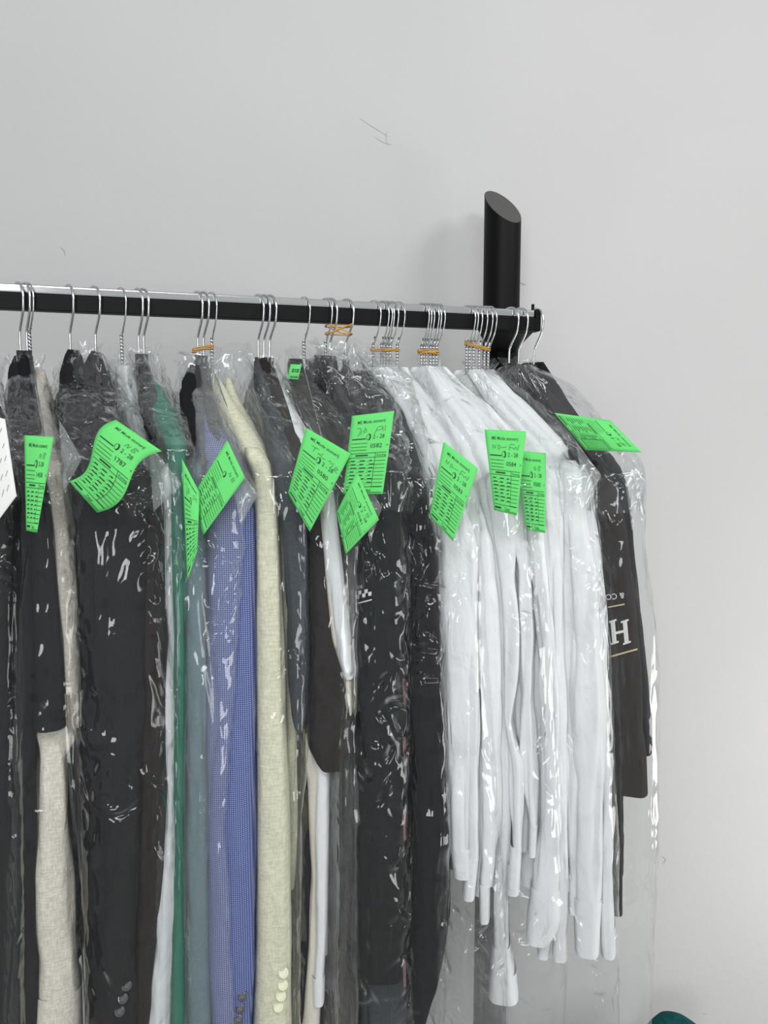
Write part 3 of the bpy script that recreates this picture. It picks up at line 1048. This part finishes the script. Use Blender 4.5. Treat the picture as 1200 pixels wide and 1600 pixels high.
WS.append((b1[4], 'white shirt behind, between the third and fourth visible cuffs from left', 742, 760,
           [(750, 730, 765), (900, 756, 790), (1100, 766, 795), (1300, 772, 798), (1380, 776, 798)], [(1376, 774, 799), (1425, 776, 796)], 0.035))
WS.append((b1[5], 'white shirt with the lowest hanging flared cuff near the bottom', 752, 760,
           [(750, 738, 772), (900, 760, 794), (1200, 768, 800), (1300, 774, 798), (1400, 772, 796), (1502, 770, 796)], [(1498, 768, 797), (1586, 762, 810)], 0.02))
WS.append((b2[0], 'white shirt with a twisted sleeve and narrow bright cuff, middle of the row', 772, 755,
           [(740, 752, 790), (800, 766, 802), (900, 775, 808), (980, 782, 814), (1050, 784, 812), (1130, 786, 800), (1200, 794, 818), (1327, 800, 816)], [(1322, 797, 816), (1398, 790, 812)], -0.006))
WS.append((b2[1], 'white shirt behind the twisted sleeve, hidden cuff', 785, 755,
           [(740, 770, 806), (900, 790, 822), (1100, 800, 826), (1300, 806, 828)], [(1296, 806, 829), (1350, 806, 826)], 0.035))
WS.append((b2[2], 'white shirt with a short slim cuff right of the twisted sleeve', 805, 755,
           [(740, 785, 822), (900, 806, 832), (1000, 812, 838), (1100, 811, 834), (1200, 816, 841), (1294, 826, 840)], [(1290, 826, 841), (1341, 825, 838)], 0.0))
WS.append((b2[3], 'white shirt with the big rounded buttonhole cuff', 825, 750,
           [(735, 806, 842), (900, 828, 858), (1000, 842, 868), (1100, 845, 874), (1250, 845, 880), (1330, 838, 878), (1396, 831, 874)], [(1392, 829, 874), (1440, 824, 877), (1465, 820, 873), (1478, 822, 858)], -0.004))
WS.append((b2[4], 'white shirt whose slanting cuff hangs behind the big rounded cuff', 842, 750,
           [(735, 822, 860), (900, 845, 876), (1100, 852, 886), (1300, 858, 886), (1440, 852, 874)], [(1436, 850, 872), (1515, 838, 858)], 0.022))
WS.append((b2[5], 'white shirt with a straight cuff just right of the big rounded cuff', 856, 745,
           [(735, 838, 874), (900, 856, 884), (1000, 860, 884), (1200, 868, 890), (1400, 872, 888), (1462, 868, 887)], [(1458, 866, 887), (1510, 862, 886)], 0.008))
WS.append((b3[0], 'white shirt with pressed sleeve left of the wide right-hand sleeve, cuff hidden', 870, 740,
           [(730, 850, 886), (900, 870, 902), (1100, 880, 906), (1300, 886, 906), (1380, 888, 906)], [(1376, 887, 907), (1440, 886, 904)], 0.016))
WS.append((b3[1], 'white shirt tucked behind the wide right-hand sleeve, inner one', 882, 740,
           [(725, 864, 900), (900, 884, 918), (1100, 896, 920), (1300, 902, 922), (1400, 902, 920)], [(1396, 901, 921), (1450, 902, 918)], 0.06))
WS.append((b3[2], 'white shirt with the wide smooth sleeve at the right end of the row', 892, 740,
           [(720, 868, 908), (760, 874, 912), (850, 882, 924), (1000, 890, 941), (1150, 893, 946), (1300, 900, 943), (1350, 898, 943), (1412, 897, 940)], [(1408, 895, 940), (1496, 898, 935)], -0.004))
WS.append((b3[3], 'white shirt tucked behind the wide right-hand sleeve, outer one', 902, 740,
           [(720, 886, 918), (900, 910, 938), (1100, 925, 948), (1300, 928, 950), (1400, 928, 950)], [(1396, 927, 951), (1455, 928, 948)], 0.06))
WS.append((b3[4], 'white shirt with a slim cuff, last visible cuff beside the black clothes', 910, 740,
           [(720, 892, 924), (800, 905, 932), (1000, 930, 951), (1200, 938, 956), (1340, 940, 958), (1420, 937, 957)], [(1416, 936, 957), (1504, 938, 961)], 0.006))
WS.append((b3[5], 'white shirt rightmost of all, mostly hidden against the black clothes', 914, 740,
           [(720, 898, 926), (800, 910, 934), (1000, 932, 950), (1200, 940, 954), (1340, 942, 954)], [(1336, 941, 955), (1390, 942, 954)], 0.06))
for i, (hx, lab, tx, ty, sl, cf, dd) in enumerate(WS):
    y0 = 584 if i < 12 else 588
    x0 = hx+12
    sh = [(y0, x0-9, x0+9), (y0+40, x0*0.72+tx*0.28-12, x0*0.72+tx*0.28+12), (y0+95, x0*0.33+tx*0.67-13, x0*0.33+tx*0.67+13), (ty, tx-15, tx+15)]
    garment('w%d' % i, 'white_shirt', 'shirt', lab, M['white'], hx, ty, sh, sl, cf, dd=dd, dh=0.035, amp=0.006, ybot=min(1400, cf[-1][0]-75), body_b=0.009,
            group='white shirts in three bundles')

# black clothes at the right end
garment('r1', 'jacket', 'jacket', 'black jacket with a long narrow sleeve, nearest to the white shirts at right', M['black2'], 797, 720,
        [(578, 788, 812), (615, 812, 850), (660, 848, 888), (720, 888, 925)],
        [(700, 880, 918), (760, 905, 940), (850, 922, 955), (1000, 935, 970), (1150, 948, 975), (1250, 956, 973), (1380, 959, 974)], ybot=1437, dd=0.01)
garment('r2', 'apron', 'apron', 'brownish black apron with white lettering upside down, right end of the rail', M['brownblack'], 812, 740,
        [(580, 806, 830), (620, 830, 868), (680, 875, 915), (740, 912, 950)],
        [(720, 900, 942), (760, 918, 962), (850, 930, 980), (930, 938, 992), (1000, 943, 999), (1100, 948, 1002), (1243, 958, 1011)], ybot=1235, dd=-0.006, dh=0.03, part='skirt', amp=0.004, famp=0.005, backsleeve=False)
garment('r3', 'jacket', 'jacket', 'black jacket on the rightmost hanger at the end of the rail', M['black2'], 836, 735,
        [(576, 836, 858), (610, 846, 880), (660, 874, 912), (735, 918, 962)],
        [(700, 908, 952), (760, 942, 982), (850, 958, 990), (1000, 972, 1003), (1100, 985, 1012), (1189, 1000, 1018)], ybot=1180, dd=0.02, amp=0.004)


# ------------------------------------------------------------------ buttons, emblem, prints
def button(px, py, d, r, mat, parent):
    c = at_d(px, py, d)
    v = CAM-c
    v = v/np.linalg.norm(v)
    x = np.cross(v, [0, 0, 1.0]); x = x/np.linalg.norm(x)
    y = np.cross(x, v)
    R = []
    for rr, h in ((0.9, -0.0008), (1.0, 0.0006), (0.95, 0.0018), (0.75, 0.0018), (0.6, 0.0010), (0.2, 0.0012)):
        R.append([c+(x*math.cos(a)+y*math.sin(a))*rr*r+v*h for a in np.linspace(0, 2*math.pi, 20, endpoint=False)])
    MB().rings(R).build('button', mat, parent)


bpy.context.view_layer.update()
DG = bpy.context.evaluated_depsgraph_get()


def surf_depth(o, px, py):                # depth at which the pixel's ray meets one of the thing's parts
    best = None
    for c in o.children:
        inv = np.array(c.matrix_world.inverted())
        a = Vector((inv @ np.append(CAM, 1))[:3])
        r = Vector((inv[:3, :3] @ ray(px, py)))
        ok, loc, nn, idx = c.ray_cast(a, r.normalized())
        if ok:
            d = depth(np.array(c.matrix_world @ loc))
            best = d if best is None else min(best, d)
    return best


for bx, by in ((443, 1520), (442, 1539), (439, 1556), (435, 1573)):
    d = surf_depth(GARMENTS['f'], bx, by) or 0.9
    button(bx, by, d-0.0012, 0.0080, M['button_cream'], GARMENTS['f'])
for bx, by in ((379, 1556), (376, 1575), (373, 1592)):
    d = surf_depth(GARMENTS['e1'], bx, by) or 0.9
    button(bx, by, d-0.0012, 0.0070, M['button_dark'], GARMENTS['e1'])
for bx, by in ((198, 1540), (192, 1560), (187, 1580)):
    d = surf_depth(GARMENTS['b2'], bx, by) or 0.9
    button(bx, by, d-0.0012, 0.0075, M['black_plastic'], GARMENTS['b2'])

_glyph = {}


def text_mesh(s, bold=False):
    """triangles of a line of text, height of a capital about 0.7, starting at x = 0"""
    if s in _glyph:
        return _glyph[s]
    cu = bpy.data.curves.new('txt', 'FONT')
    cu.body = s
    cu.resolution_u = 2
    cu.offset = 0.005
    ob = bpy.data.objects.new('txt', cu)
    COL.objects.link(ob)
    bpy.context.view_layer.update()
    ev = ob.evaluated_get(bpy.context.evaluated_depsgraph_get())
    me = ev.to_mesh()
    v = [(q.co.x, q.co.y) for q in me.vertices]
    f = [list(p.vertices) for p in me.polygons]
    ev.to_mesh_clear()
    bpy.data.objects.remove(ob)
    bpy.data.curves.remove(cu)
    v = np.array(v)
    v[:, 0] -= v[:, 0].min()
    _glyph[s] = (v, f)
    return _glyph[s]


def decal(o, name, items, mat, lift=0.0012):
    """flat shapes given in picture columns and rows, laid on the cloth's own surface"""
    b = MB()
    for v, f in items:
        P = []
        dl = 0.95
        for x, y in v:
            d = surf_depth(o, x, y) or dl
            dl = d
            P.append(at_d(x, y, d-lift))
        b.add(P, f)
    b.build(name, mat, o, False)


def quad_grid(p00, p10, p11, p01, n=6, m2=6):
    v, f = [], []
    for j in range(m2+1):
        for i in range(n+1):
            s, t = i/n, j/m2
            v.append(((1-t)*((1-s)*p00[0]+s*p10[0])+t*((1-s)*p01[0]+s*p11[0]), (1-t)*((1-s)*p00[1]+s*p10[1])+t*((1-s)*p01[1]+s*p11[1])))
    for j in range(m2):
        for i in range(n):
            a = j*(n+1)+i
            f.append([a, a+1, a+n+2, a+n+1])
    return v, f


def text_px(s, x, y, size, ang=0.0, sx=1.0):
    v, f = text_mesh(s)
    ca, sa = math.cos(ang), math.sin(ang)
    return [(x+(a*sx*ca+b*sa)*size, y+(a*sx*sa-b*ca)*size) for a, b in v], f


emb = []
for cx, cy in ((562, 926), (572, 924), (559, 933), (568.5, 930.5), (578, 928)):
    emb.append(quad_grid((cx-2.6, cy-2.9), (cx+2.6, cy-3.6), (cx+2.2, cy+2.6), (cx-2.6, cy+3.2), 2, 2))
emb.append(quad_grid((556, 942.5), (581, 936), (581, 938), (556, 944.5), 8, 1))
emb.append(text_px('SSX', 557, 920, 7, -0.12, 0.9))
decal(GARMENTS['k'], 'emblem', emb, M['print_white'], 0.0035)
for y in (1060, 1150, 1270, 1500):
    decal(GARMENTS['k'], 'piping', [quad_grid((629, y), (634, y+2), (635, y+42), (631, y+44), 2, 6)], M['pink'])
pr_ = []
pr_.append(text_px('& CO', 973, 924, 13, math.pi-0.14, 1.0))
decal(GARMENTS['r2'], 'lettering', [text_px('& CO', 975, 926, 13, math.pi-0.10, 0.95)], M['print_white'])
# large serif H built from bars, standing upside down
Hs = []
for x0 in (954, 973):
    Hs.append(quad_grid((x0, 972), (x0+6.5, 969), (x0+9.5, 1003), (x0+3, 1006), 3, 8))
    Hs.append(quad_grid((x0-3, 971), (x0+9, 967), (x0+9.3, 970), (x0-3, 974), 4, 1))
    Hs.append(quad_grid((x0+0.5, 1005), (x0+12.5, 1001), (x0+12.8, 1004), (x0+0.5, 1008), 4, 1))
Hs.append(quad_grid((958, 988), (976, 984), (976.3, 988), (958, 992), 5, 2))
decal(GARMENTS['r2'], 'lettering', Hs, M['print_white'])
decal(GARMENTS['r2'], 'gold_line', [quad_grid((944, 949), (976, 943), (976, 945), (944, 951), 8, 1)], M['print_gold'])
decal(GARMENTS['r2'], 'gold_line', [quad_grid((953, 1025), (996, 1013), (996, 1015.4), (953, 1027.5), 8, 1)], M['print_gold'])

# ------------------------------------------------------------------ film bags
bag(-45, 'clear film bag at the far left edge carrying the white handwritten paper', 740,
    [(572, -40, 0), (620, -35, 8), (700, -32, 18), (757, -30, 28), (775, -30, 26), (1000, -30, 30), (1740, -34, 36)])
bag(36, 'clear film bag round the taupe sweater and black clothes, with the ticket 1458', 720,
    [(572, 20, 62), (600, 15, 72), (650, 12, 82), (690, 14, 100), (716, 20, 128), (735, 26, 112), (790, 36, 118), (850, 40, 120), (1000, 25, 130), (1200, 15, 135), (1400, 10, 142), (1740, 0, 150)])
bag(136, 'large clear film bag over the big black jacket, with the ticket 1787', 735,
    [(548, 105, 165), (572, 92, 178), (610, 84, 198), (700, 95, 240), (740, 104, 272), (756, 105, 284), (780, 108, 272), (830, 112, 274), (1000, 115, 279), (1300, 128, 281), (1740, 140, 264)], crumple=1.3, amp=0.008, low=0.5)
bag(187, 'narrow clear film bag over the white shirt left of the teal green dress', 740,
    [(560, 165, 205), (620, 182, 226), (700, 212, 266), (745, 240, 280), (800, 254, 280), (1000, 260, 280), (1740, 226, 280)])
bag(217, 'clear film bag over the teal green dress', 700,
    [(550, 200, 246), (600, 206, 264), (660, 228, 290), (700, 248, 304), (800, 262, 306), (1000, 268, 332), (1120, 272, 346), (1200, 275, 330), (1400, 270, 320), (1740, 260, 332)], haze=0.03)
bag(309, 'clear film bag over the blue checked jacket, with two green tickets', 740,
    [(574, 282, 338), (620, 270, 346), (700, 284, 376), (765, 290, 402), (800, 290, 388), (900, 288, 382), (1000, 290, 372), (1300, 288, 352), (1740, 290, 378)], haze=0.11)
bag(335, 'clear film bag over the cream linen jacket', 740,
    [(556, 328, 392), (600, 336, 396), (640, 345, 412), (700, 372, 450), (740, 388, 470), (800, 396, 480), (1000, 398, 482), (1150, 399, 483), (1300, 397, 472), (1740, 386, 468)])
bag(410, 'clear film bag over the dark brown jacket and white sleeve, with the ticket 0580', 750,
    [(566, 390, 432), (620, 402, 468), (690, 430, 520), (760, 462, 556), (800, 474, 550), (1000, 478, 553), (1200, 470, 553), (1500, 462, 546), (1740, 446, 546)], crumple=1.2)
bag(474, 'clear film bag over the taupe jacket, with the ticket 0581', 760,
    [(556, 438, 488), (600, 444, 500), (680, 478, 556), (760, 518, 586), (790, 524, 592), (830, 528, 566), (900, 530, 558), (1000, 532, 558), (1740, 528, 560)])
bag(518, 'clear crumpled film bag over the black chef jacket, with the ticket 0582', 735,
    [(545, 484, 560), (580, 484, 596), (640, 512, 622), (690, 536, 636), (735, 544, 640), (900, 549, 641), (1300, 543, 643), (1740, 538, 650)], crumple=1.5, amp=0.009, low=1.0)
bag(548, 'clear film bag over the black velvet jacket, left of the white shirts', 745,
    [(548, 540, 600), (590, 556, 640), (680, 604, 664), (745, 622, 680), (900, 634, 690), (1300, 638, 704), (1740, 626, 690)], crumple=1.4, amp=0.008, low=0.7)
bag(603, 'clear film bag over the left bundle of white shirts, with the ticket 0583', 765,
    [(574, 576, 644), (604, 594, 674), (680, 624, 706), (765, 656, 748), (850, 672, 752), (1000, 680, 760), (1400, 690, 790), (1740, 676, 800)], crumple=1.2, low=0.55)
bag(671, 'clear film bag over the middle bundle of white shirts, with the ticket 0584', 755,
    [(573, 650, 706), (620, 664, 750), (700, 706, 812), (755, 740, 836), (850, 756, 840), (1000, 764, 866), (1400, 764, 888), (1740, 742, 880)], crumple=1.2, low=0.55)
bag(748, 'clear film bag over the right bundle of white shirts, corner flaring outwards', 740,
    [(574, 718, 788), (620, 744, 838), (690, 806, 898), (730, 838, 926), (745, 846, 938), (765, 852, 926), (850, 868, 938), (1000, 882, 952), (1300, 890, 966), (1740, 880, 966)], crumple=1.2, low=0.55)
bag(812, 'clear film bag over the black clothes at the right end of the rail', 740,
    [(572, 786, 856), (600, 806, 892), (650, 842, 936), (700, 878, 985), (730, 895, 1005), (780, 908, 1007), (850, 925, 1004), (950, 942, 1021), (1000, 946, 1028), (1300, 958, 1029), (1740, 950, 1008)], crumple=1.1, haze=0.03)


def flap(o, hx, a, b, tip, U=0.236, haze=0.16):
    """sealed corner of the bag standing out beyond the shoulder"""
    H = hook_axis(hx)
    A, B, T = (on_circle(p[0], p[1], H, U) for p in (a, b, tip))
    d = (depth(A)+depth(B))/2
    A, B, T = at_d(*a, d+0.004), at_d(*b, d+0.004), at_d(*tip, d-0.008)
    nrm = CAM-T
    nrm = nrm/np.linalg.norm(nrm)
    R = []
    for i in range(15):
        q = i/14
        k = min(q, 0.985)
        p0, p1 = A+(T-A)*k, B+(T-B)*k
        ring = []
        for j in range(24):
            an = 2*math.pi*j/24
            c = 0.5-0.5*math.cos(an)
            p = p0+(p1-p0)*c
            w = 0.006*(1-q)**0.7*math.sin(an)+0.004*math.sin(c*9+q*5)*(1-q)
            ring.append(p+nrm*w)
        R.append(ring)
    film_mesh('film_corner', R, film_mat('corner_film', haze, 0.8, hx*0.1, 1.2), o)


BAGS = {round(float(o_['hx'])): o_ for o_ in bpy.data.objects if 'hx' in o_.keys()}
flap(BAGS[36], 36, (92, 655), (100, 770), (128, 716))
flap(BAGS[136], 136, (232, 690), (240, 800), (284, 757))
flap(BAGS[748], 748, (900, 690), (916, 790), (939, 742))
flap(BAGS[474], 474, (560, 735), (578, 850), (597, 792))
flap(BAGS[309], 309, (352, 700), (376, 820), (403, 773))
flap(BAGS[812], 812, (968, 690), (988, 830), (1009, 752))
for o_ in BAGS.values():
    del o_['hx']


# ------------------------------------------------------------------ paper tickets
def ticket(name, label, corners, hx, R, number=None, date='2 - 28', scribble=0, mat='green_paper', bulge=0.006, wave=(0, 0), dz=0.0, vmax=1.0, cap='ticket', blank=False, und=0.5):
    """corners: TL, TR, BR, BL of the printed face, in the photograph"""
    H = hook_axis(hx)
    c = np.mean(np.array(corners, float), axis=0)
    d0 = depth(on_circle(c[0], c[1], H, R))+dz
    q = [np.array(k, float) for k in corners]

    def S(u, v, lift=0.0):
        p = (1-v)*((1-u)*q[0]+u*q[1])+v*((1-u)*q[3]+u*q[2])
        p = p+np.array(wave)*math.sin(2*math.pi*v)*und*2
        d = d0-bulge*math.sin(math.pi*v)*0.8-bulge*0.5*math.sin(math.pi*u)-0.006*(0.5-v)*0-lift
        return at_d(p[0], p[1], d)
    o = empty(name, S(0.5, 0.5))
    tag(o, label, cap)
    n, k = 10, 22
    b = MB()
    G = [[S(i/n, j/k) for i in range(n+1)] for j in range(k+1)]
    b.rings(np.array(G), False, False, closed=False)
    pp = b.build('paper', M[mat], o)
    md = pp.modifiers.new('thickness', 'SOLIDIFY')
    md.thickness = 0.0003
    if blank:
        return o, S
    ink = MB()
    LF = 0.0007
    asp = 2.0

    def put(s, x, y, size, sx=1.0, mb=ink):           # y downwards in widths
        v, f = text_mesh(s)
        mb.add([S(x+a*size*sx, (y-bb*size)/asp, LF) for a, bb in v], f)

    def bar(x0, y0, x1, y1, w, mb=ink):
        nn = max(1, int(abs(x1-x0)*12+abs(y1-y0)*12))
        L = math.hypot(x1-x0, y1-y0)
        nx, ny = -(y1-y0)/L*w/2, (x1-x0)/L*w/2
        v, f = [], []
        for i in range(nn+1):
            s = i/nn
            x, y = x0+(x1-x0)*s, y0+(y1-y0)*s
            v += [S(x+nx, (y+ny)/asp, LF), S(x-nx, (y-ny)/asp, LF)]
            if i:
                f.append([2*i-2, 2*i-1, 2*i+1, 2*i])
        mb.add(v, f)
    tv = text_mesh('ME Mode stomerij')[0]
    tw = tv[:, 0].max()
    put('ME Mode stomerij', 0.16, 0.235, 0.115, 0.66/tw/0.115)
    bar(0.07, 0.62, 0.40, 0.62, 0.028)
    # stamp mark
    for k2 in range(14):
        a0, a1 = 2*math.pi*k2/14, 2*math.pi*(k2+1)/14
        bar(0.46+0.045*math.cos(a0), 0.58+0.075*math.sin(a0), 0.46+0.045*math.cos(a1), 0.58+0.075*math.sin(a1), 0.010 if math.cos(a0+0.3) < 0.3 else 0.035)
    if date:
        put(date, 0.57, 0.63, 0.14, 0.85)
    for yy in (0.73, 0.82, 0.90):
        bar(0.07, yy, 0.45, yy, 0.012)
    if number:
        put(number, 0.53, 0.855, 0.145)
        put('*', 0.92, 0.86, 0.10)
    for yy in (0.98, 1.09):
        bar(0.05, yy, 0.95, yy, 0.012)
    bar(0.20, 1.035, 0.50, 1.035, 0.035)
    put('Korting', 0.72, 1.065, 0.075)
    bar(0.68, 0.98, 0.68, 1.82, 0.012)
    for i in range(8):
        yy = 1.18+i*0.09
        bar(0.68, yy, 0.95, yy, 0.011)
        if i < 7:
            for x0, L in ((0.05, 0.13+0.03*((i*7) % 3)), (0.27, 0.13+0.03*((i*5+1) % 3)), (0.50, 0.10+0.02*((i*3) % 4))):
                bar(x0, yy+0.012, x0+0.04, yy+0.012, 0.009)
                bar(x0+0.05, yy-0.008, x0+L+0.02, yy-0.008, 0.028)
    bar(0.05, 1.82, 0.95, 1.82, 0.012)
    bar(0.06, 1.90, 0.32, 1.90, 0.042)
    put('Totaal', 0.46, 1.93, 0.085)
    bar(0.46, 1.955, 0.95, 1.955, 0.01)
    ink.build('printed_text', M['ink'], o, False)
    pen = MB()
    sets = [
        [[(0.16, 0.34), (0.26, 0.37), (0.20, 0.55)], [(0.28, 0.42), (0.27, 0.52)], [(0.36, 0.34), (0.33, 0.46), (0.40, 0.42), (0.36, 0.36)], [(0.60, 0.52), (0.66, 0.36), (0.78, 0.34)], [(0.62, 0.43), (0.74, 0.42), (0.78, 0.36), (0.80, 0.46)], [(0.84, 0.32), (0.84, 0.46)]],
        [[(0.22, 0.36), (0.40, 0.33)], [(0.31, 0.34), (0.29, 0.47)], [(0.40, 0.46), (0.44, 0.41), (0.46, 0.46)], [(0.50, 0.36), (0.49, 0.46), (0.60, 0.46)], [(0.66, 0.44), (0.70, 0.41), (0.74, 0.45), (0.80, 0.41)], [(0.76, 0.54), (0.79, 0.46)], [(0.84, 0.55), (0.86, 0.45), (0.92, 0.48), (0.86, 0.52), (0.93, 0.56)]],
        [[(0.56, 0.46), (0.60, 0.36), (0.63, 0.46), (0.66, 0.37)], [(0.74, 0.34), (0.72, 0.46), (0.80, 0.44), (0.75, 0.40), (0.82, 0.36), (0.74, 0.34)]],
        [[(0.16, 0.46), (0.18, 0.36), (0.22, 0.45), (0.26, 0.35)], [(0.32, 0.36), (0.31, 0.46), (0.38, 0.42), (0.33, 0.36)], [(0.40, 0.42), (0.54, 0.40)], [(0.60, 0.48), (0.63, 0.34), (0.74, 0.33)], [(0.61, 0.41), (0.70, 0.41), (0.73, 0.45), (0.78, 0.38), (0.82, 0.46), (0.86, 0.33)]],
    ]
    for st in sets[scribble]:
        pts = [np.array([a, bq, 0]) for a, bq in st]
        pts = smooth_path(pts, 4) if len(pts) > 2 else pts
        for p0, p1 in zip(pts[:-1], pts[1:]):
            bar(p0[0], p0[1], p1[0], p1[1], 0.013, pen)
    pen.build('handwriting', M['pen'], o, False)
    return o, S


RT_ = 0.248
ticket('laundry_ticket', 'narrow green laundry ticket numbered 1458 at the far left, on the taupe sweater', [(38, 680), (84, 683), (58, 832), (41, 829)], 36, RT_, '1458', '2-28', 2)
ticket('laundry_ticket', 'curled green laundry ticket numbered 1787 on the big black jacket', [(181, 656), (253, 705), (152, 801), (108, 752)], 136, 0.258, '1787', '2 - 28', 2, wave=(-7, -9), bulge=0.012)
ticket('laundry_ticket', 'green laundry ticket hanging lowest at left, printed lines slanting, beside the teal green dress', [(284, 716), (312, 770), (308, 862), (293, 906)], 309, RT_, None, '', 0)
ticket('laundry_ticket', 'green laundry ticket tilted over the blue checked jacket, no number showing', [(355, 688), (383, 746), (318, 836), (300, 776)], 309, RT_, None, '', 2, dz=0.004)
ticket('laundry_ticket', 'large green laundry ticket numbered 0580 over the dark brown jacket', [(478, 668), (548, 709), (484, 831), (450, 770)], 410, RT_, '0580', '2 - 28', 1)
ticket('laundry_ticket', 'green laundry ticket numbered 0581, tilted and lower, left of the chef jacket', [(558, 737), (592, 812), (540, 866), (526, 800)], 474, RT_+0.01, '0581', '2 - 28', 2)
ticket('laundry_ticket', 'green laundry ticket numbered 0582 on the black chef jacket', [(550, 650), (616, 642), (598, 772), (536, 772)], 518, RT_, '0582', '2 - 28', 0)
ticket('laundry_ticket', 'green laundry ticket numbered 0583 on the left white shirts, tilted', [(693, 690), (747, 732), (708, 846), (671, 806)], 603, RT_, '0583', '2 - 28', 3)
ticket('laundry_ticket', 'upright green laundry ticket numbered 0584 on the middle white shirts', [(757, 671), (822, 674), (808, 806), (772, 797)], 671, RT_, '0584', '2 - 28', 3)
ticket('laundry_ticket', 'half-covered green laundry ticket numbered 0585 just right of the ticket 0584', [(806, 704), (853, 708), (852, 833), (822, 828)], 748, 0.19, '0585', '2 - 28', 2, dz=-0.03)
ticket('laundry_ticket', 'green laundry ticket lying sideways on the shoulder of the black clothes at right', [(953, 657), (1003, 707), (915, 703), (866, 645)], 812, 0.246, None, '2 - 28', 2, bulge=0.01)
# small slip at the neck of the single wire hanger
o_, S_ = ticket('paper_slip', 'small green paper slip at the neck of the single wire hanger over the taupe jacket', [(454, 569), (471, 570), (466, 593), (449, 592)], 474, 0.045, blank=True, bulge=0.002, cap='paper slip')
b_ = MB()
for y in (0.35, 0.48, 0.85):
    for x0, x1 in ((0.25, 0.45), (0.5, 0.62), (0.66, 0.9)):
        b_.add([S_(x0, y-0.045, 0.0006), S_(x1, y-0.045, 0.0006), S_(x1, y+0.045, 0.0006), S_(x0, y+0.045, 0.0006)], [[0, 1, 2, 3]])
b_.build('printed_text', M['ink'], o_, False)
# white handwritten paper at the far left
o_, S_ = ticket('paper_note', 'white paper note with slanting pen strokes at the far left edge', [(-45, 640), (8, 655), (26, 775), (-30, 850)], -45, RT_, blank=True, mat='white_paper', cap='paper note', bulge=0.004)
b_ = MB()
for y in (0.12, 0.3, 0.45, 0.62, 0.78):
    for x in (0.55, 0.72, 0.86):
        x0, y0 = x+0.02*math.sin(y*30), y
        b_.add([S_(x0, y0, 0.0006), S_(x0+0.015, y0, 0.0006), S_(x0-0.05, y0+0.05, 0.0006), S_(x0-0.065, y0+0.05, 0.0006)], [[0, 1, 2, 3]])
b_.build('handwriting', M['pen_black'], o_, False)

# ------------------------------------------------------------------ teal bag at the lower right
tc = at_y(1055, 1600, 0.2)
top = at_y(1045, 1603, 0.2)[2]
o = empty('laundry_bag', (tc[0], 0.2, 0))
tag(o, 'dark teal cloth laundry bag, only its rounded top showing in the lower right corner', 'laundry bag')
R = []
hw = 0.075
prof = [(0.0, 0.92), (0.02, 1.05), (top*0.3, 1.12), (top*0.7, 1.08), (top-0.05, 1.02), (top-0.025, 0.93), (top-0.010, 0.78), (top-0.003, 0.5), (top, 0.15)]
for z, s in prof:
    R.append([(tc[0]+hw*s*math.cos(a)*(1+0.05*math.sin(5*a+z*9)), 0.2+hw*s*0.9*math.sin(a)*(1+0.05*math.sin(4*a+z*7)), z+(0.004*math.sin(3*a) if z > 0.5 and s < 1 else 0)) for a in np.linspace(0, 2*math.pi, 40, endpoint=False)])
MB().rings(R).build('body', M['teal'], o)
